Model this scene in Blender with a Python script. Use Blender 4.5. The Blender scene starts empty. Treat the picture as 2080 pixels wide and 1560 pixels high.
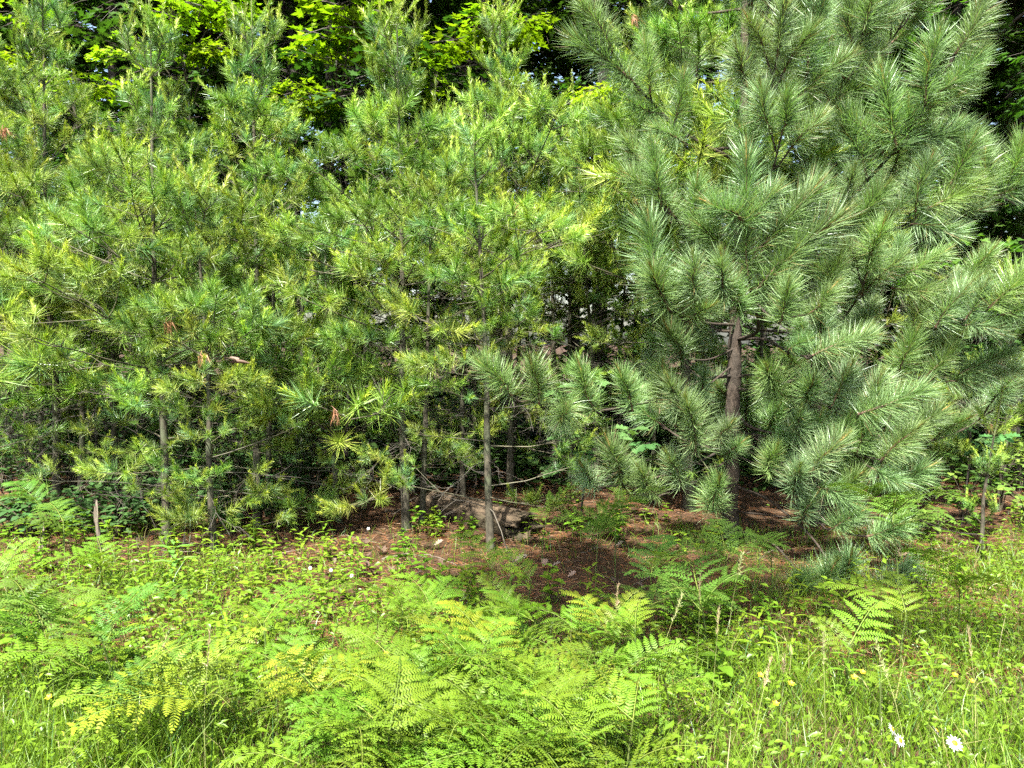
import bpy, math, random
import numpy as np
from mathutils import Matrix, Vector

# ------------------------------------------------------------------ camera, world, sun, exposure
sc = bpy.context.scene
COL = sc.collection
F, CX, CY, CZ, PITCH = 1571.0, 1040.0, 780.0, 1.6, math.radians(-3.0)
cam_d = bpy.data.cameras.new('camera'); cam = bpy.data.objects.new('camera', cam_d); COL.objects.link(cam)
cam_d.sensor_width = 36.0; cam_d.lens = 36.0 * F / 2080.0; cam_d.clip_end = 2000.0; cam_d.clip_start = 0.05
cam.location = (0, 0, CZ); cam.rotation_euler = (math.pi / 2 + PITCH, 0, 0)
sc.camera = cam

SUN_EL, SUN_AZ = math.radians(57), math.radians(200)      # azimuth clockwise from +Y (north): behind the camera, to the left
world = bpy.data.worlds.new('World'); sc.world = world; world.use_nodes = True
wn = world.node_tree; bg = wn.nodes['Background']
sky = wn.nodes.new('ShaderNodeTexSky'); sky.sky_type = 'NISHITA'; sky.sun_disc = False
sky.sun_elevation = SUN_EL; sky.sun_rotation = SUN_AZ
sky.air_density = 1.2; sky.dust_density = 3.0; sky.ozone_density = 1.0
wn.links.new(sky.outputs[0], bg.inputs[0]); bg.inputs[1].default_value = 0.09
sun_d = bpy.data.lights.new('sun', 'SUN'); sun = bpy.data.objects.new('sun', sun_d); COL.objects.link(sun)
sun_d.energy = 5.0; sun_d.angle = math.radians(0.6); sun_d.color = (1.0, 0.95, 0.86)
sdir = Vector((math.sin(SUN_AZ) * math.cos(SUN_EL), math.cos(SUN_AZ) * math.cos(SUN_EL), math.sin(SUN_EL)))
sun.rotation_euler = sdir.to_track_quat('Z', 'Y').to_euler(); sun.location = sdir * 60
sc.view_settings.view_transform = 'Standard'; sc.view_settings.look = 'None'
sc.view_settings.exposure = 2.2; sc.view_settings.gamma = 1.0; sc.view_settings.use_curve_mapping = False
sc.render.engine = 'CYCLES'
cy = sc.cycles
cy.max_bounces = 2; cy.diffuse_bounces = 2; cy.glossy_bounces = 1; cy.transmission_bounces = 2; cy.transparent_max_bounces = 4
cy.caustics_reflective = False; cy.caustics_refractive = False
cy.use_adaptive_sampling = True; cy.adaptive_threshold = 0.04; cy.use_denoising = False; cy.sample_clamp_indirect = 4.0

R = random.Random(11); NR = np.random.default_rng(11)

def at(px, py, Y):
    u, v = (px - CX) / F, (CY - py) / F
    d = (u, math.cos(PITCH) - v * math.sin(PITCH), math.sin(PITCH) + v * math.cos(PITCH))
    k = Y / d[1]
    return Vector((d[0] * k, Y, CZ + d[2] * k))

def hz(x, y):
    return (0.035 * np.sin(x * 1.3 + 0.7) * np.cos(y * 0.9) + 0.02 * np.sin(x * 3.1 - y * 2.3)
            + 0.012 * np.sin(x * 6.7 + y * 5.1))

def ground(px, py):
    u, v = (px - CX) / F, (CY - py) / F
    d = Vector((u, math.cos(PITCH) - v * math.sin(PITCH), math.sin(PITCH) + v * math.cos(PITCH)))
    k = -CZ / d.z
    p = Vector((d.x * k, d.y * k, 0)); p.z = float(hz(p.x, p.y))
    return p

# ------------------------------------------------------------------ materials
def rgb(h):
    return tuple(((c / 12.92) if c <= 0.04045 else ((c + 0.055) / 1.055) ** 2.4) for c in (int(h[i:i + 2], 16) / 255 for i in (0, 2, 4)))

def foliage(name, transl=0.35, gloss=0.05, rough=0.42, hue=0.02, val=0.25, tint=(1, 1, 1), ttint=(1.15, 1.1, 0.5)):
    m = bpy.data.materials.new(name); m.use_nodes = True; t = m.node_tree; n = t.nodes; n.clear(); L = t.links.new
    out = n.new('ShaderNodeOutputMaterial'); at_ = n.new('ShaderNodeAttribute'); at_.attribute_name = 'col'
    oi = n.new('ShaderNodeObjectInfo'); hs = n.new('ShaderNodeHueSaturation')
    mh = n.new('ShaderNodeMapRange'); mh.inputs[3].default_value = 0.5 - hue; mh.inputs[4].default_value = 0.5 + hue
    fr = n.new('ShaderNodeMath'); fr.operation = 'FRACT'; mu = n.new('ShaderNodeMath'); mu.operation = 'MULTIPLY'; mu.inputs[1].default_value = 7.31
    mv = n.new('ShaderNodeMapRange'); mv.inputs[3].default_value = 1 - val; mv.inputs[4].default_value = 1 + val
    L(oi.outputs['Random'], mh.inputs[0]); L(oi.outputs['Random'], mu.inputs[0]); L(mu.outputs[0], fr.inputs[0]); L(fr.outputs[0], mv.inputs[0])
    mt = n.new('ShaderNodeMix'); mt.data_type = 'RGBA'; mt.blend_type = 'MULTIPLY'; mt.inputs[0].default_value = 1; mt.inputs[7].default_value = (*tint, 1)
    L(at_.outputs[0], mt.inputs[6]); L(mt.outputs[2], hs.inputs['Color']); L(mh.outputs[0], hs.inputs['Hue']); L(mv.outputs[0], hs.inputs['Value'])
    d = n.new('ShaderNodeBsdfDiffuse'); L(hs.outputs[0], d.inputs[0])
    tr = n.new('ShaderNodeBsdfTranslucent')
    m2 = n.new('ShaderNodeMix'); m2.data_type = 'RGBA'; m2.blend_type = 'MULTIPLY'; m2.inputs[0].default_value = 1; m2.inputs[7].default_value = (*ttint, 1)
    L(hs.outputs[0], m2.inputs[6]); L(m2.outputs[2], tr.inputs[0])
    a = n.new('ShaderNodeMixShader'); a.inputs[0].default_value = transl; L(d.outputs[0], a.inputs[1]); L(tr.outputs[0], a.inputs[2])
    g = n.new('ShaderNodeBsdfGlossy'); g.inputs['Roughness'].default_value = rough; g.inputs[0].default_value = (0.9, 0.95, 1, 1)
    b = n.new('ShaderNodeMixShader'); b.inputs[0].default_value = gloss; L(a.outputs[0], b.inputs[1]); L(g.outputs[0], b.inputs[2])
    L(b.outputs[0], out.inputs[0])
    return m

def rough_mat(name, c1, c2, scale=18, bump=0.5, stretch=(1, 1, 1), rough=0.9, c3=None, detail=6, dist=0.02):
    m = bpy.data.materials.new(name); m.use_nodes = True; t = m.node_tree; n = t.nodes; L = t.links.new
    p = n['Principled BSDF']; p.inputs['Roughness'].default_value = rough; p.inputs['Specular IOR Level'].default_value = 0.2
    tc = n.new('ShaderNodeTexCoord'); mp = n.new('ShaderNodeMapping'); mp.inputs['Scale'].default_value = stretch
    no = n.new('ShaderNodeTexNoise'); no.inputs['Scale'].default_value = scale; no.inputs['Detail'].default_value = detail; no.inputs['Roughness'].default_value = 0.65
    vo = n.new('ShaderNodeTexNoise'); vo.inputs['Scale'].default_value = scale * 0.22; vo.inputs['Detail'].default_value = 3
    L(tc.outputs['Object'], mp.inputs[0]); L(mp.outputs[0], no.inputs[0]); L(mp.outputs[0], vo.inputs[0])
    cr = n.new('ShaderNodeValToRGB'); cr.color_ramp.elements[0].position = 0.33; cr.color_ramp.elements[1].position = 0.68
    cr.color_ramp.elements[0].color = (*c1, 1); cr.color_ramp.elements[1].color = (*c2, 1)
    L(no.outputs[0], cr.inputs[0])
    mx = n.new('ShaderNodeMix'); mx.data_type = 'RGBA'; mx.inputs[7].default_value = (*(c3 or c2), 1)
    c2r = n.new('ShaderNodeValToRGB'); c2r.color_ramp.elements[0].position = 0.48; c2r.color_ramp.elements[1].position = 0.62
    L(vo.outputs[0], c2r.inputs[0]); L(c2r.outputs[0], mx.inputs[0]); L(cr.outputs[0], mx.inputs[6]); L(mx.outputs[2], p.inputs['Base Color'])
    bp = n.new('ShaderNodeBump'); bp.inputs['Strength'].default_value = bump; bp.inputs['Distance'].default_value = dist
    L(no.outputs[0], bp.inputs['Height']); L(bp.outputs[0], p.inputs['Normal'])
    return m

M = {}
M['wneedle'] = foliage('white_pine_needles', 0.28, 0.035, 0.4, 0.02, 0.3, ttint=(0.95, 1.15, 0.5))
M['rneedle'] = foliage('red_pine_needles', 0.34, 0.05, 0.45, 0.014, 0.22, ttint=(1.0, 1.15, 0.5))
M['leaf'] = foliage('maple_leaf', 0.45, 0.025, 0.4, 0.015, 0.25, ttint=(0.95, 1.15, 0.4))
M['fern'] = foliage('fern_frond', 0.40, 0.012, 0.5, 0.02, 0.25)
M['herb'] = foliage('herb_leaf', 0.42, 0.02, 0.45, 0.02, 0.2)
M['grass'] = foliage('grass_blade', 0.42, 0.02, 0.4, 0.0, 0.0)
M['petal'] = foliage('petal', 0.3, 0.02, 0.5, 0.0, 0.05, ttint=(1, 1, 1))
M['dry'] = foliage('dry_plant', 0.2, 0.02, 0.6, 0.01, 0.25, ttint=(1, 1, 1))
M['twig'] = foliage('twig_bark', 0.0, 0.02, 0.6, 0.01, 0.2)
M['bark_w'] = rough_mat('white_pine_bark', (0.03, 0.027, 0.02), (0.095, 0.085, 0.06), 38, 0.6, (1, 1, 0.5), c3=(0.075, 0.085, 0.05), dist=0.008)
M['bark_r'] = rough_mat('red_pine_bark', (0.014, 0.010, 0.008), (0.10, 0.078, 0.06), 40, 1.0, (1, 1, 0.4), c3=(0.055, 0.045, 0.036), dist=0.02)
M['bark_d'] = rough_mat('hardwood_bark', (0.015, 0.013, 0.011), (0.05, 0.043, 0.036), 14, 1.0, (1, 1, 0.25), c3=(0.05, 0.05, 0.042))
M['log'] = rough_mat('rotten_wood', (0.015, 0.011, 0.008), (0.13, 0.095, 0.06), 16, 1.0, (0.2, 1.8, 1.8), c3=(0.06, 0.05, 0.03))
M['deadwood'] = rough_mat('weathered_wood', (0.06, 0.048, 0.036), (0.19, 0.16, 0.125), 30, 0.7, (1, 1, 0.2))
M['stone'] = rough_mat('stone', (0.2, 0.18, 0.17), (0.42, 0.38, 0.36), 20, 0.6)

# ------------------------------------------------------------------ mesh building
class Geo:
    def __init__(s): s.v = []; s.c = []; s.f = {3: [], 4: []}; s.m = {3: [], 4: []}; s.n = 0
    def add(s, v, f, c, mi=0):
        v = np.asarray(v, float).reshape(-1, 3); f = np.asarray(f, int); c = np.asarray(c, float)
        if c.ndim == 1: c = np.tile(c[:3], (len(v), 1))
        k = f.shape[1]
        s.v.append(v); s.c.append(c[:, :3]); s.f[k].append(f + s.n); s.m[k].append(np.full(len(f), mi)); s.n += len(v)
    def mesh(s, name, mats, smooth=False):
        V = np.concatenate(s.v); C = np.concatenate(s.c)
        me = bpy.data.meshes.new(name); me.vertices.add(len(V)); me.vertices.foreach_set('co', V.astype(np.float32).ravel())
        loops, sizes, mi = [], [], []
        for k in (3, 4):
            if s.f[k]:
                f = np.concatenate(s.f[k]); loops.append(f.ravel()); sizes.append(np.full(len(f), k)); mi.append(np.concatenate(s.m[k]))
        loops = np.concatenate(loops); sizes = np.concatenate(sizes); mi = np.concatenate(mi)
        me.loops.add(len(loops)); me.loops.foreach_set('vertex_index', loops.astype(np.int32))
        me.polygons.add(len(sizes)); st = np.concatenate([[0], np.cumsum(sizes)[:-1]])
        me.polygons.foreach_set('loop_start', st.astype(np.int32)); me.polygons.foreach_set('material_index', mi.astype(np.int32))
        if smooth: me.polygons.foreach_set('use_smooth', np.ones(len(sizes), bool))
        a = me.color_attributes.new('col', 'FLOAT_COLOR', 'POINT')
        a.data.foreach_set('color', np.concatenate([np.clip(C, 0, 1), np.ones((len(C), 1))], 1).astype(np.float32).ravel())
        for m in (mats if isinstance(mats, (list, tuple)) else [mats]): me.materials.append(m)
        me.update(calc_edges=True); me.validate()
        return me

def unit(a):
    a = np.asarray(a, float); return a / np.maximum(np.linalg.norm(a, axis=-1, keepdims=True), 1e-9)

def spline(pts, n):
    P = np.array([list(p) for p in pts], float)
    if len(P) == 2: return P[0] + (P[1] - P[0]) * np.linspace(0, 1, n)[:, None]
    Q = np.vstack([2 * P[0] - P[1], P, 2 * P[-1] - P[-2]]); out = []
    for t in np.linspace(0, len(P) - 1 - 1e-6, n):
        i = int(t); u = t - i; a, b, c, d = Q[i:i + 4]
        out.append(0.5 * ((2 * b) + (-a + c) * u + (2 * a - 5 * b + 4 * c - d) * u * u + (-a + 3 * b - 3 * c + d) * u ** 3))
    return np.array(out)

def tube(g, path, rad, segs=5, col=(0.1, 0.08, 0.06), mi=0, cap=True, wob=0.0):
    P = np.asarray(path, float); n = len(P); T = unit(np.gradient(P, axis=0))
    rad = np.broadcast_to(np.asarray(rad, float), (n,))
    ref = np.array([0, 0, 1.0]) if abs(T[:, 2]).mean() < 0.8 else np.array([1.0, 0, 0])
    A = unit(np.cross(T, ref)); B = np.cross(T, A)
    th = np.linspace(0, 2 * math.pi, segs, endpoint=False)
    rr = rad[:, None] * (1 + wob * NR.uniform(-1, 1, (n, segs)))
    V = P[:, None, :] + rr[..., None] * (np.cos(th)[None, :, None] * A[:, None, :] + np.sin(th)[None, :, None] * B[:, None, :])
    i = np.arange(n - 1)[:, None] * segs; j = np.arange(segs)[None, :]; j2 = (j + 1) % segs
    Fq = np.stack([i + j, i + j2, i + segs + j2, i + segs + j], -1).reshape(-1, 4)
    g.add(V.reshape(-1, 3), Fq, col, mi)
    if cap and segs > 4:
        e = V[-1]; cpt = P[-1] + T[-1] * rad[-1] * 0.3
        g.add(np.vstack([e, cpt]), np.array([[k, (k + 1) % segs, segs] for k in range(segs)]), col, mi)

def blades(g, P, D, ln, w, c0, c1=None, bend=0.0, mi=0, seg2=False, sag=None):
    """thin needles / blades from P along D; ln, w arrays; c0 base colour, c1 tip colour"""
    N = len(P); D = unit(D); ln = np.broadcast_to(ln, (N,))[:, None]; w = np.broadcast_to(w, (N,))[:, None]
    rnd = NR.normal(size=(N, 3)); S = unit(np.cross(D, rnd)) * w * 0.5
    c0 = np.broadcast_to(c0, (N, 3)); c1 = c0 if c1 is None else np.broadcast_to(c1, (N, 3))
    tip = P + D * ln
    if sag is not None: tip = tip + sag * ln
    if not seg2:
        V = np.stack([P - S, P + S, tip], 1); C = np.stack([c0, c0, c1], 1)
        g.add(V.reshape(-1, 3), np.arange(N * 3).reshape(-1, 3), C.reshape(-1, 3), mi)
    else:
        mid = P + D * ln * 0.55 + (0 if sag is None else sag * ln * 0.22)
        V = np.stack([P - S, P + S, mid + S * 0.9, mid - S * 0.9, tip], 1); C = np.stack([c0, c0, (c0 + c1) / 2, (c0 + c1) / 2, c1], 1)
        b = np.arange(N)[:, None] * 5
        g.add(V.reshape(-1, 3), b + np.array([[0, 1, 2, 3]]), C.reshape(-1, 3), mi)
        o = g.n - N * 5
        g.f[3].append(o + b + np.array([[3, 2, 4]])); g.m[3].append(np.full(N, mi))

def link(name, mesh, parent=None, mat=None, **props):
    o = bpy.data.objects.new(name, mesh); COL.objects.link(o)
    if parent is not None: o.parent = parent
    if mat is not None: o.matrix_basis = mat
    for k, v in props.items(): o[k] = v
    if name in ('needles', 'pinnae', 'leaves', 'dead_needles'): o['kind'] = 'stuff'
    return o

def thing(name, loc, label, cat, group=None, mesh=None, rz=0.0, s=1.0):
    o = bpy.data.objects.new(name, mesh); COL.objects.link(o); o.location = loc; o.rotation_euler = (0, 0, rz); o.scale = (s, s, s)
    o['label'] = label; o['category'] = cat
    if group: o['group'] = group
    return o

def frame(pos, d, roll=0.0, s=1.0, flip=1):
    x = Vector(d).normalized(); up = Vector((0, 0, 1)) if abs(x.z) < 0.97 else Vector((0, 1, 0))
    y = up.cross(x).normalized(); z = x.cross(y)
    m = Matrix((x, y, z)).transposed() @ Matrix.Rotation(roll, 3, 'X')
    return Matrix.Translation(pos) @ m.to_4x4() @ Matrix.Diagonal((s, s * flip, s, 1))

# ------------------------------------------------------------------ prototypes: white pine boughs (local +X outward)
WG = [np.array(c) for c in ((0.175, 0.30, 0.05), (0.21, 0.33, 0.05), (0.155, 0.285, 0.095), (0.255, 0.33, 0.055), (0.37, 0.32, 0.09))]
CANDLE = np.array((0.32, 0.42, 0.05)); TWIG = np.array((0.085, 0.08, 0.05))

def wp_needles(g, path, rng, dens=1.0, ln=0.085, base=None, candle=True):
    P = np.asarray(path); seg = np.linalg.norm(np.diff(P, axis=0), axis=1); tot = seg.sum(); cum = np.concatenate([[0], np.cumsum(seg)])
    cover = min(tot * 0.9, rng.uniform(0.05, 0.12)); n = int(cover * 480 * dens) + 58
    s = tot - cover * NR.uniform(0, 1, n) ** 1.25
    Q = np.stack([np.interp(s, cum, P[:, k]) for k in range(3)], 1)
    T = unit(P[-1] - P[-2])[None, :].repeat(n, 0)
    rad = NR.normal(size=(n, 3)); rad -= (rad * T).sum(1, keepdims=True) * T; rad = unit(rad)
    back = (tot - s) / cover
    ang = np.radians(24 + 58 * back + NR.normal(0, 12, n))
    D = T * np.cos(ang)[:, None] + rad * np.sin(ang)[:, None]
    D[:, 2] += 0.10
    col = (WG[rng.choice((0, 0, 1, 1, 2, 3))] if base is None else base)
    old = WG[4]
    mix = np.clip(back * NR.uniform(0, 1.0, n) - 0.45, 0, 0.6)[:, None]
    c = (col * (1 - mix) + old * mix) * NR.uniform(0.75, 1.25, (n, 1))
    blades(g, Q, D, ln * NR.uniform(0.7, 1.12, n), 0.0036, c * 0.9, c * 1.1)
    if candle and rng.random() < 0.8:
        cl = rng.uniform(0.06, 0.15); d = unit(P[-1] - P[-2] + np.array([0, 0, rng.uniform(0.006, 0.03)]))
        k = int(cl * 620); u = NR.uniform(0, 1, k)
        Q = P[-1] + d * (u * cl)[:, None]
        rad = NR.normal(size=(k, 3)); rad -= (rad @ d)[:, None] * d; rad = unit(rad)
        a = np.radians(NR.uniform(22, 45, k)); D = d * np.cos(a)[:, None] + rad * np.sin(a)[:, None]
        cc = CANDLE * NR.uniform(0.8, 1.2, (k, 1))
        blades(g, Q, D, NR.uniform(0.022, 0.045, k), 0.0052, cc * 0.85, cc * 1.1)

def wp_bough(length, rng, dens=1.0, sparse=False, ln=0.085):
    gw, gn = Geo(), Geo()
    def twig(p, d, L, r, level):
        n = 6; pts = [np.array(p)]; d = unit(d)
        for i in range(1, n):
            d = unit(d + NR.normal(0, 0.07, 3) + np.array([0, 0, 0.05 if level else 0.035])); pts.append(pts[-1] + d * L / (n - 1))
        P = np.array(pts); tube(gw, P, np.linspace(r, max(0.0022, r * 0.35), n), 5 if level == 0 else 3, TWIG * rng.uniform(0.7, 1.2), cap=False)
        if not (sparse and level == 0 and False): wp_needles(gn, P, rng, dens, ln)
        if level < 2 and L > 0.16:
            if level == 0: nodes = [t for t in np.arange(0.38 if not sparse else 0.5, 0.95, 0.20 / max(length, 0.5) + 0.05)]
            else: nodes = [t for t in (0.5, 0.78)]
            for t in nodes:
                q = np.array([np.interp(t * (n - 1), range(n), P[:, k]) for k in range(3)]); td = unit(P[min(n - 1, int(t * (n - 1)) + 1)] - P[int(t * (n - 1))])
                side = unit(np.cross([0, 0, 1], td)); upv = np.cross(td, side)
                for sgn in (-1, 1):
                    if rng.random() < (0.08 if level == 0 else 0.5) + (0.25 if sparse else 0): continue
                    a = math.radians(rng.uniform(38, 62)); dd = td * math.cos(a) + side * sgn * math.sin(a) + upv * rng.uniform(-0.2, 0.3)
                    l2 = (L * (1 - t) * rng.uniform(0.65, 1.0) + 0.07) if level == 0 else L * rng.uniform(0.3, 0.5)
                    twig(q, dd, max(0.07, min(l2, 0.55)), r * 0.55, level + 1)
                if level == 0 and rng.random() < 0.5 and not sparse:
                    twig(q, td + np.array([0, 0, rng.choice((0.9, -0.5))]), max(0.08, L * (1 - t) * 0.5), r * 0.5, 2)
    twig((0, 0, 0), (1, 0, 0.05), length, 0.0032 + 0.0042 * length, 0)
    return gw, gn

rng = random.Random(5)
BOUGH = {}
for key, L, cnt, sp in (('S', 0.36, 4, False), ('M', 0.72, 5, False), ('L', 1.1, 6, False), ('P', 1.0, 4, True)):
    BOUGH[key] = []
    for i in range(cnt):
        gw, gn = wp_bough(L, rng, 0.9 if sp else 1.0, sp, 0.115 if key != 'S' else 0.10)
        BOUGH[key].append((L, gw.mesh('pine_branch', M['twig']), gn.mesh('pine_needles', M['wneedle']), gw, gn))
BOUGH['T'] = []
for i in range(5):
    gw, gn = Geo(), Geo()
    def shoot(p, d, L, r0):
        d = unit(d); P = spline([p, np.array(p) + d * L * 0.5, np.array(p) + d * L + [0, 0, 0.12 * L]], 6); tube(gw, P, np.linspace(r0, 0.003, 6), 4, TWIG, cap=False)
        n = int(90 + 260 * L); u = 1 - 0.75 * NR.uniform(0, 1, n) ** 1.3; Q = np.stack([np.interp(u * 5, range(6), P[:, k]) for k in range(3)], 1); T = unit(P[-1] - P[-2])
        rad = NR.normal(size=(n, 3)); rad -= (rad @ T)[:, None] * T; rad = unit(rad); a = np.radians(30 + 30 * (1 - u) + NR.normal(0, 9, n)); c = WG[rng.choice((0, 1, 2, 2))] * NR.uniform(0.75, 1.25, (n, 1))
        blades(gn, Q, T * np.cos(a)[:, None] + rad * np.sin(a)[:, None], NR.uniform(0.06, 0.10, n), 0.0036, c * 0.9, c * 1.1)
        cl = rng.uniform(0.12, 0.22); d2 = unit(T + [0, 0, 0.5]); k = int(cl * 520); u = NR.uniform(0, 1, k); Q = P[-1] + d2 * (u * cl)[:, None]; rad = NR.normal(size=(k, 3)); rad -= (rad @ d2)[:, None] * d2; rad = unit(rad); a = np.radians(NR.uniform(20, 40, k)); cc = CANDLE * NR.uniform(0.8, 1.2, (k, 1))
        tube(gw, np.array([P[-1], P[-1] + d2 * cl]), [0.003, 0.0015], 4, (0.2, 0.24, 0.08), cap=False)
        blades(gn, Q, d2 * np.cos(a)[:, None] + rad * np.sin(a)[:, None], NR.uniform(0.025, 0.05, k), 0.005, cc * 0.85, cc * 1.1)
    shoot((0, 0, 0), (1, 0, 0), 0.34, 0.007)
    for q in range(rng.choice((2, 3, 3))):
        sg = (-1) ** q; shoot((0.2 + 0.04 * q, 0, 0), (0.8, sg * rng.uniform(0.5, 0.9), rng.uniform(0.1, 0.6)), rng.uniform(0.12, 0.2), 0.004)
    BOUGH['T'].append((0.4, gw.mesh('pine_branch', M['twig']), gn.mesh('pine_needles', M['wneedle']), gw, gn))
# leader tops (local +X upward along the trunk)
LEADER = []
for i in range(4):
    gw, gn = Geo(), Geo()
    top = np.array([0.42 + 0.09 * i, 0, 0.0]); P = spline([(0, 0, 0), (0.2, 0.01, 0), top], 6)
    tube(gw, P, np.linspace(0.008, 0.003, 6), 5, np.array((0.16, 0.19, 0.08)), cap=False)
    k = 260; u = NR.uniform(0.15, 1, k) ; Q = P[0] + (P[-1] - P[0]) * u[:, None]
    rad = NR.normal(size=(k, 3)); rad[:, 0] = 0; rad = unit(rad); a = np.radians(NR.uniform(18, 42, k))
    blades(gn, Q, np.array([1, 0, 0]) * np.cos(a)[:, None] + rad * np.sin(a)[:, None], NR.uniform(0.03, 0.055, k), 0.0042, CANDLE * 0.95 * NR.uniform(0.8, 1.2, (k, 1)))
    for q in range(5):
        az = q * 1.257 + rng.uniform(-.3, .3); d = np.array([1.0, 0.85 * math.cos(az), 0.85 * math.sin(az)]); l = rng.uniform(0.20, 0.32)
        p2 = unit(d) * l; Pq = spline([(0, 0, 0), p2 * 0.5 + [0.0, 0, 0], p2 + [0.05, 0, 0]], 5); tube(gw, Pq, np.linspace(0.005, 0.002, 5), 4, np.array((0.16, 0.19, 0.08)), cap=False)
        k = 150; u = NR.uniform(0.1, 1, k); Q = p2 * u[:, None]
        rad = NR.normal(size=(k, 3)); dd = unit(p2); rad -= (rad @ dd)[:, None] * dd; rad = unit(rad); a = np.radians(NR.uniform(20, 45, k))
        blades(gn, Q, dd * np.cos(a)[:, None] + rad * np.sin(a)[:, None], NR.uniform(0.03, 0.06, k), 0.0042, CANDLE * np.array([0.85, 0.95, 1.2]) * NR.uniform(0.8, 1.2, (k, 1)))
    k = 170; Q = np.zeros((k, 3)); Q[:, 0] = -NR.uniform(0, 0.3, k); rad = NR.normal(size=(k, 3)); rad[:, 0] = 0.3; 
    blades(gn, Q, rad, NR.uniform(0.06, 0.09, k), 0.0034, WG[2] * NR.uniform(0.8, 1.2, (k, 1)))
    LEADER.append((gw.mesh('pine_leader', M['twig']), gn.mesh('leader_needles', M['wneedle'])))
# dead bare branches
DEAD = []
for i in range(5):
    g = Geo()
    def dtw(p, d, L, r, lev):
        pts = [np.array(p)]; d = unit(d)
        for k in range(7):
            d = unit(d + NR.normal(0, 0.13, 3) + np.array([0, 0, -0.03 if lev == 0 else 0.04])); pts.append(pts[-1] + d * L / 7)
        tube(g, pts, np.linspace(r, 0.0012, 8), 4, np.array((0.075, 0.066, 0.052)) * rng.uniform(0.6, 1.4), cap=False)
        if lev < 2:
            for k in range(2, 7):
                if rng.random() < 0.75:
                    dtw(pts[k], d + NR.normal(0, 0.7, 3), L * rng.uniform(0.2, 0.45), r * 0.5, lev + 1)
    dtw((0, 0, 0), (1, 0, 0), 0.75, 0.005, 0)
    DEAD.append(g.mesh('dead_branch', M['twig']))
# hanging clumps of browned needles
BROWN = []
for i in range(2):
    g = Geo(); k = 34; Q = NR.normal(0, 0.012, (k, 3)); D = NR.normal(0, 0.35, (k, 3)) + np.array([0, 0, -1.0])
    blades(g, Q, D, NR.uniform(0.05, 0.10, k), 0.006, np.array((0.24, 0.12, 0.055)) * NR.uniform(0.7, 1.2, (k, 1)))
    BROWN.append(g.mesh('dead_needles', M['dry']))

def trunk_mesh(name, path, rad, segs, mat, wob=0.05, col=(0.1, 0.08, 0.06)):
    g = Geo(); tube(g, path, rad, segs, col, 0, True, wob); return g.mesh(name, mat, True)

def lerp_path(P, z):
    return np.array([np.interp(z, P[:, 2], P[:, k]) for k in range(3)])

# ------------------------------------------------------------------ setting: ground
def build_ground():
    xs = np.concatenate([np.linspace(-400, -14, 14), np.linspace(-12, 12, 121), np.linspace(14, 400, 14)])
    ys = np.concatenate([np.linspace(-60, 0, 8), np.linspace(0.5, 16, 80), np.linspace(18, 700, 24)])
    X, Y = np.meshgrid(xs, ys); Z = hz(X, Y) * ((np.abs(X) < 13) & (Y < 17) & (Y > 0))
    V = np.stack([X, Y, Z], -1).reshape(-1, 3); nx = len(xs)
    i = np.arange(len(ys) - 1)[:, None] * nx; j = np.arange(nx - 1)[None, :]
    Fq = np.stack([i + j, i + j + 1, i + nx + j + 1, i + nx + j], -1).reshape(-1, 4)
    g = Geo(); g.add(V, Fq, (0.1, 0.08, 0.05))
    m = rough_mat('forest_soil', (0.022, 0.013, 0.008), (0.085, 0.046, 0.023), 26, 0.8, c3=(0.05, 0.031, 0.017), dist=0.02)
    link('ground', g.mesh('ground', m, True), kind='structure', label='reddish brown soil of the forest edge')
build_ground()

# edge of the sunny herb strip: px -> py in the photograph, turned into world (x, y)
EDGE = [(-500, 1110), (0, 1105), (300, 1125), (600, 1130), (850, 1170), (1000, 1215), (1250, 1270), (1500, 1262), (1750, 1235), (1880, 1150), (2080, 1050), (2600, 1040)]
EW = np.array([[*ground(a, b)[:2]] for a, b in EDGE])
def edge_y(x): return np.interp(x, EW[:, 0], EW[:, 1])

def scatter(n, y0, y1, margin=0.9, power=1.0):
    y = y0 + (y1 - y0) * NR.uniform(0, 1, n) ** power
    x = NR.uniform(-1, 1, n) * (y * 0.68 + margin)
    return x, y

# ------------------------------------------------------------------ ground litter (uncountable)
def build_litter():
    n = 70000; x, y = scatter(n, 3.6, 11, 0.9, 1.2); P = np.stack([x, y, hz(x, y) + NR.uniform(0.002, 0.02, n)], 1)
    az = NR.uniform(0, 2 * math.pi, n); D = np.stack([np.cos(az), np.sin(az), NR.normal(0.05, 0.14, n)], 1)
    c = np.array((0.15, 0.062, 0.022)) * NR.uniform(0.45, 1.35, (n, 1)); g2 = NR.random(n) < 0.15; c[g2] = np.array((0.22, 0.145, 0.085))
    g = Geo(); blades(g, P, D, NR.uniform(0.07, 0.13, n), 0.0042, c)
    link('pine_litter', g.mesh('pine_litter', M['dry']), kind='stuff', label='rusty brown fallen pine needles covering the shaded ground', category='litter')
build_litter()

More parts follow.
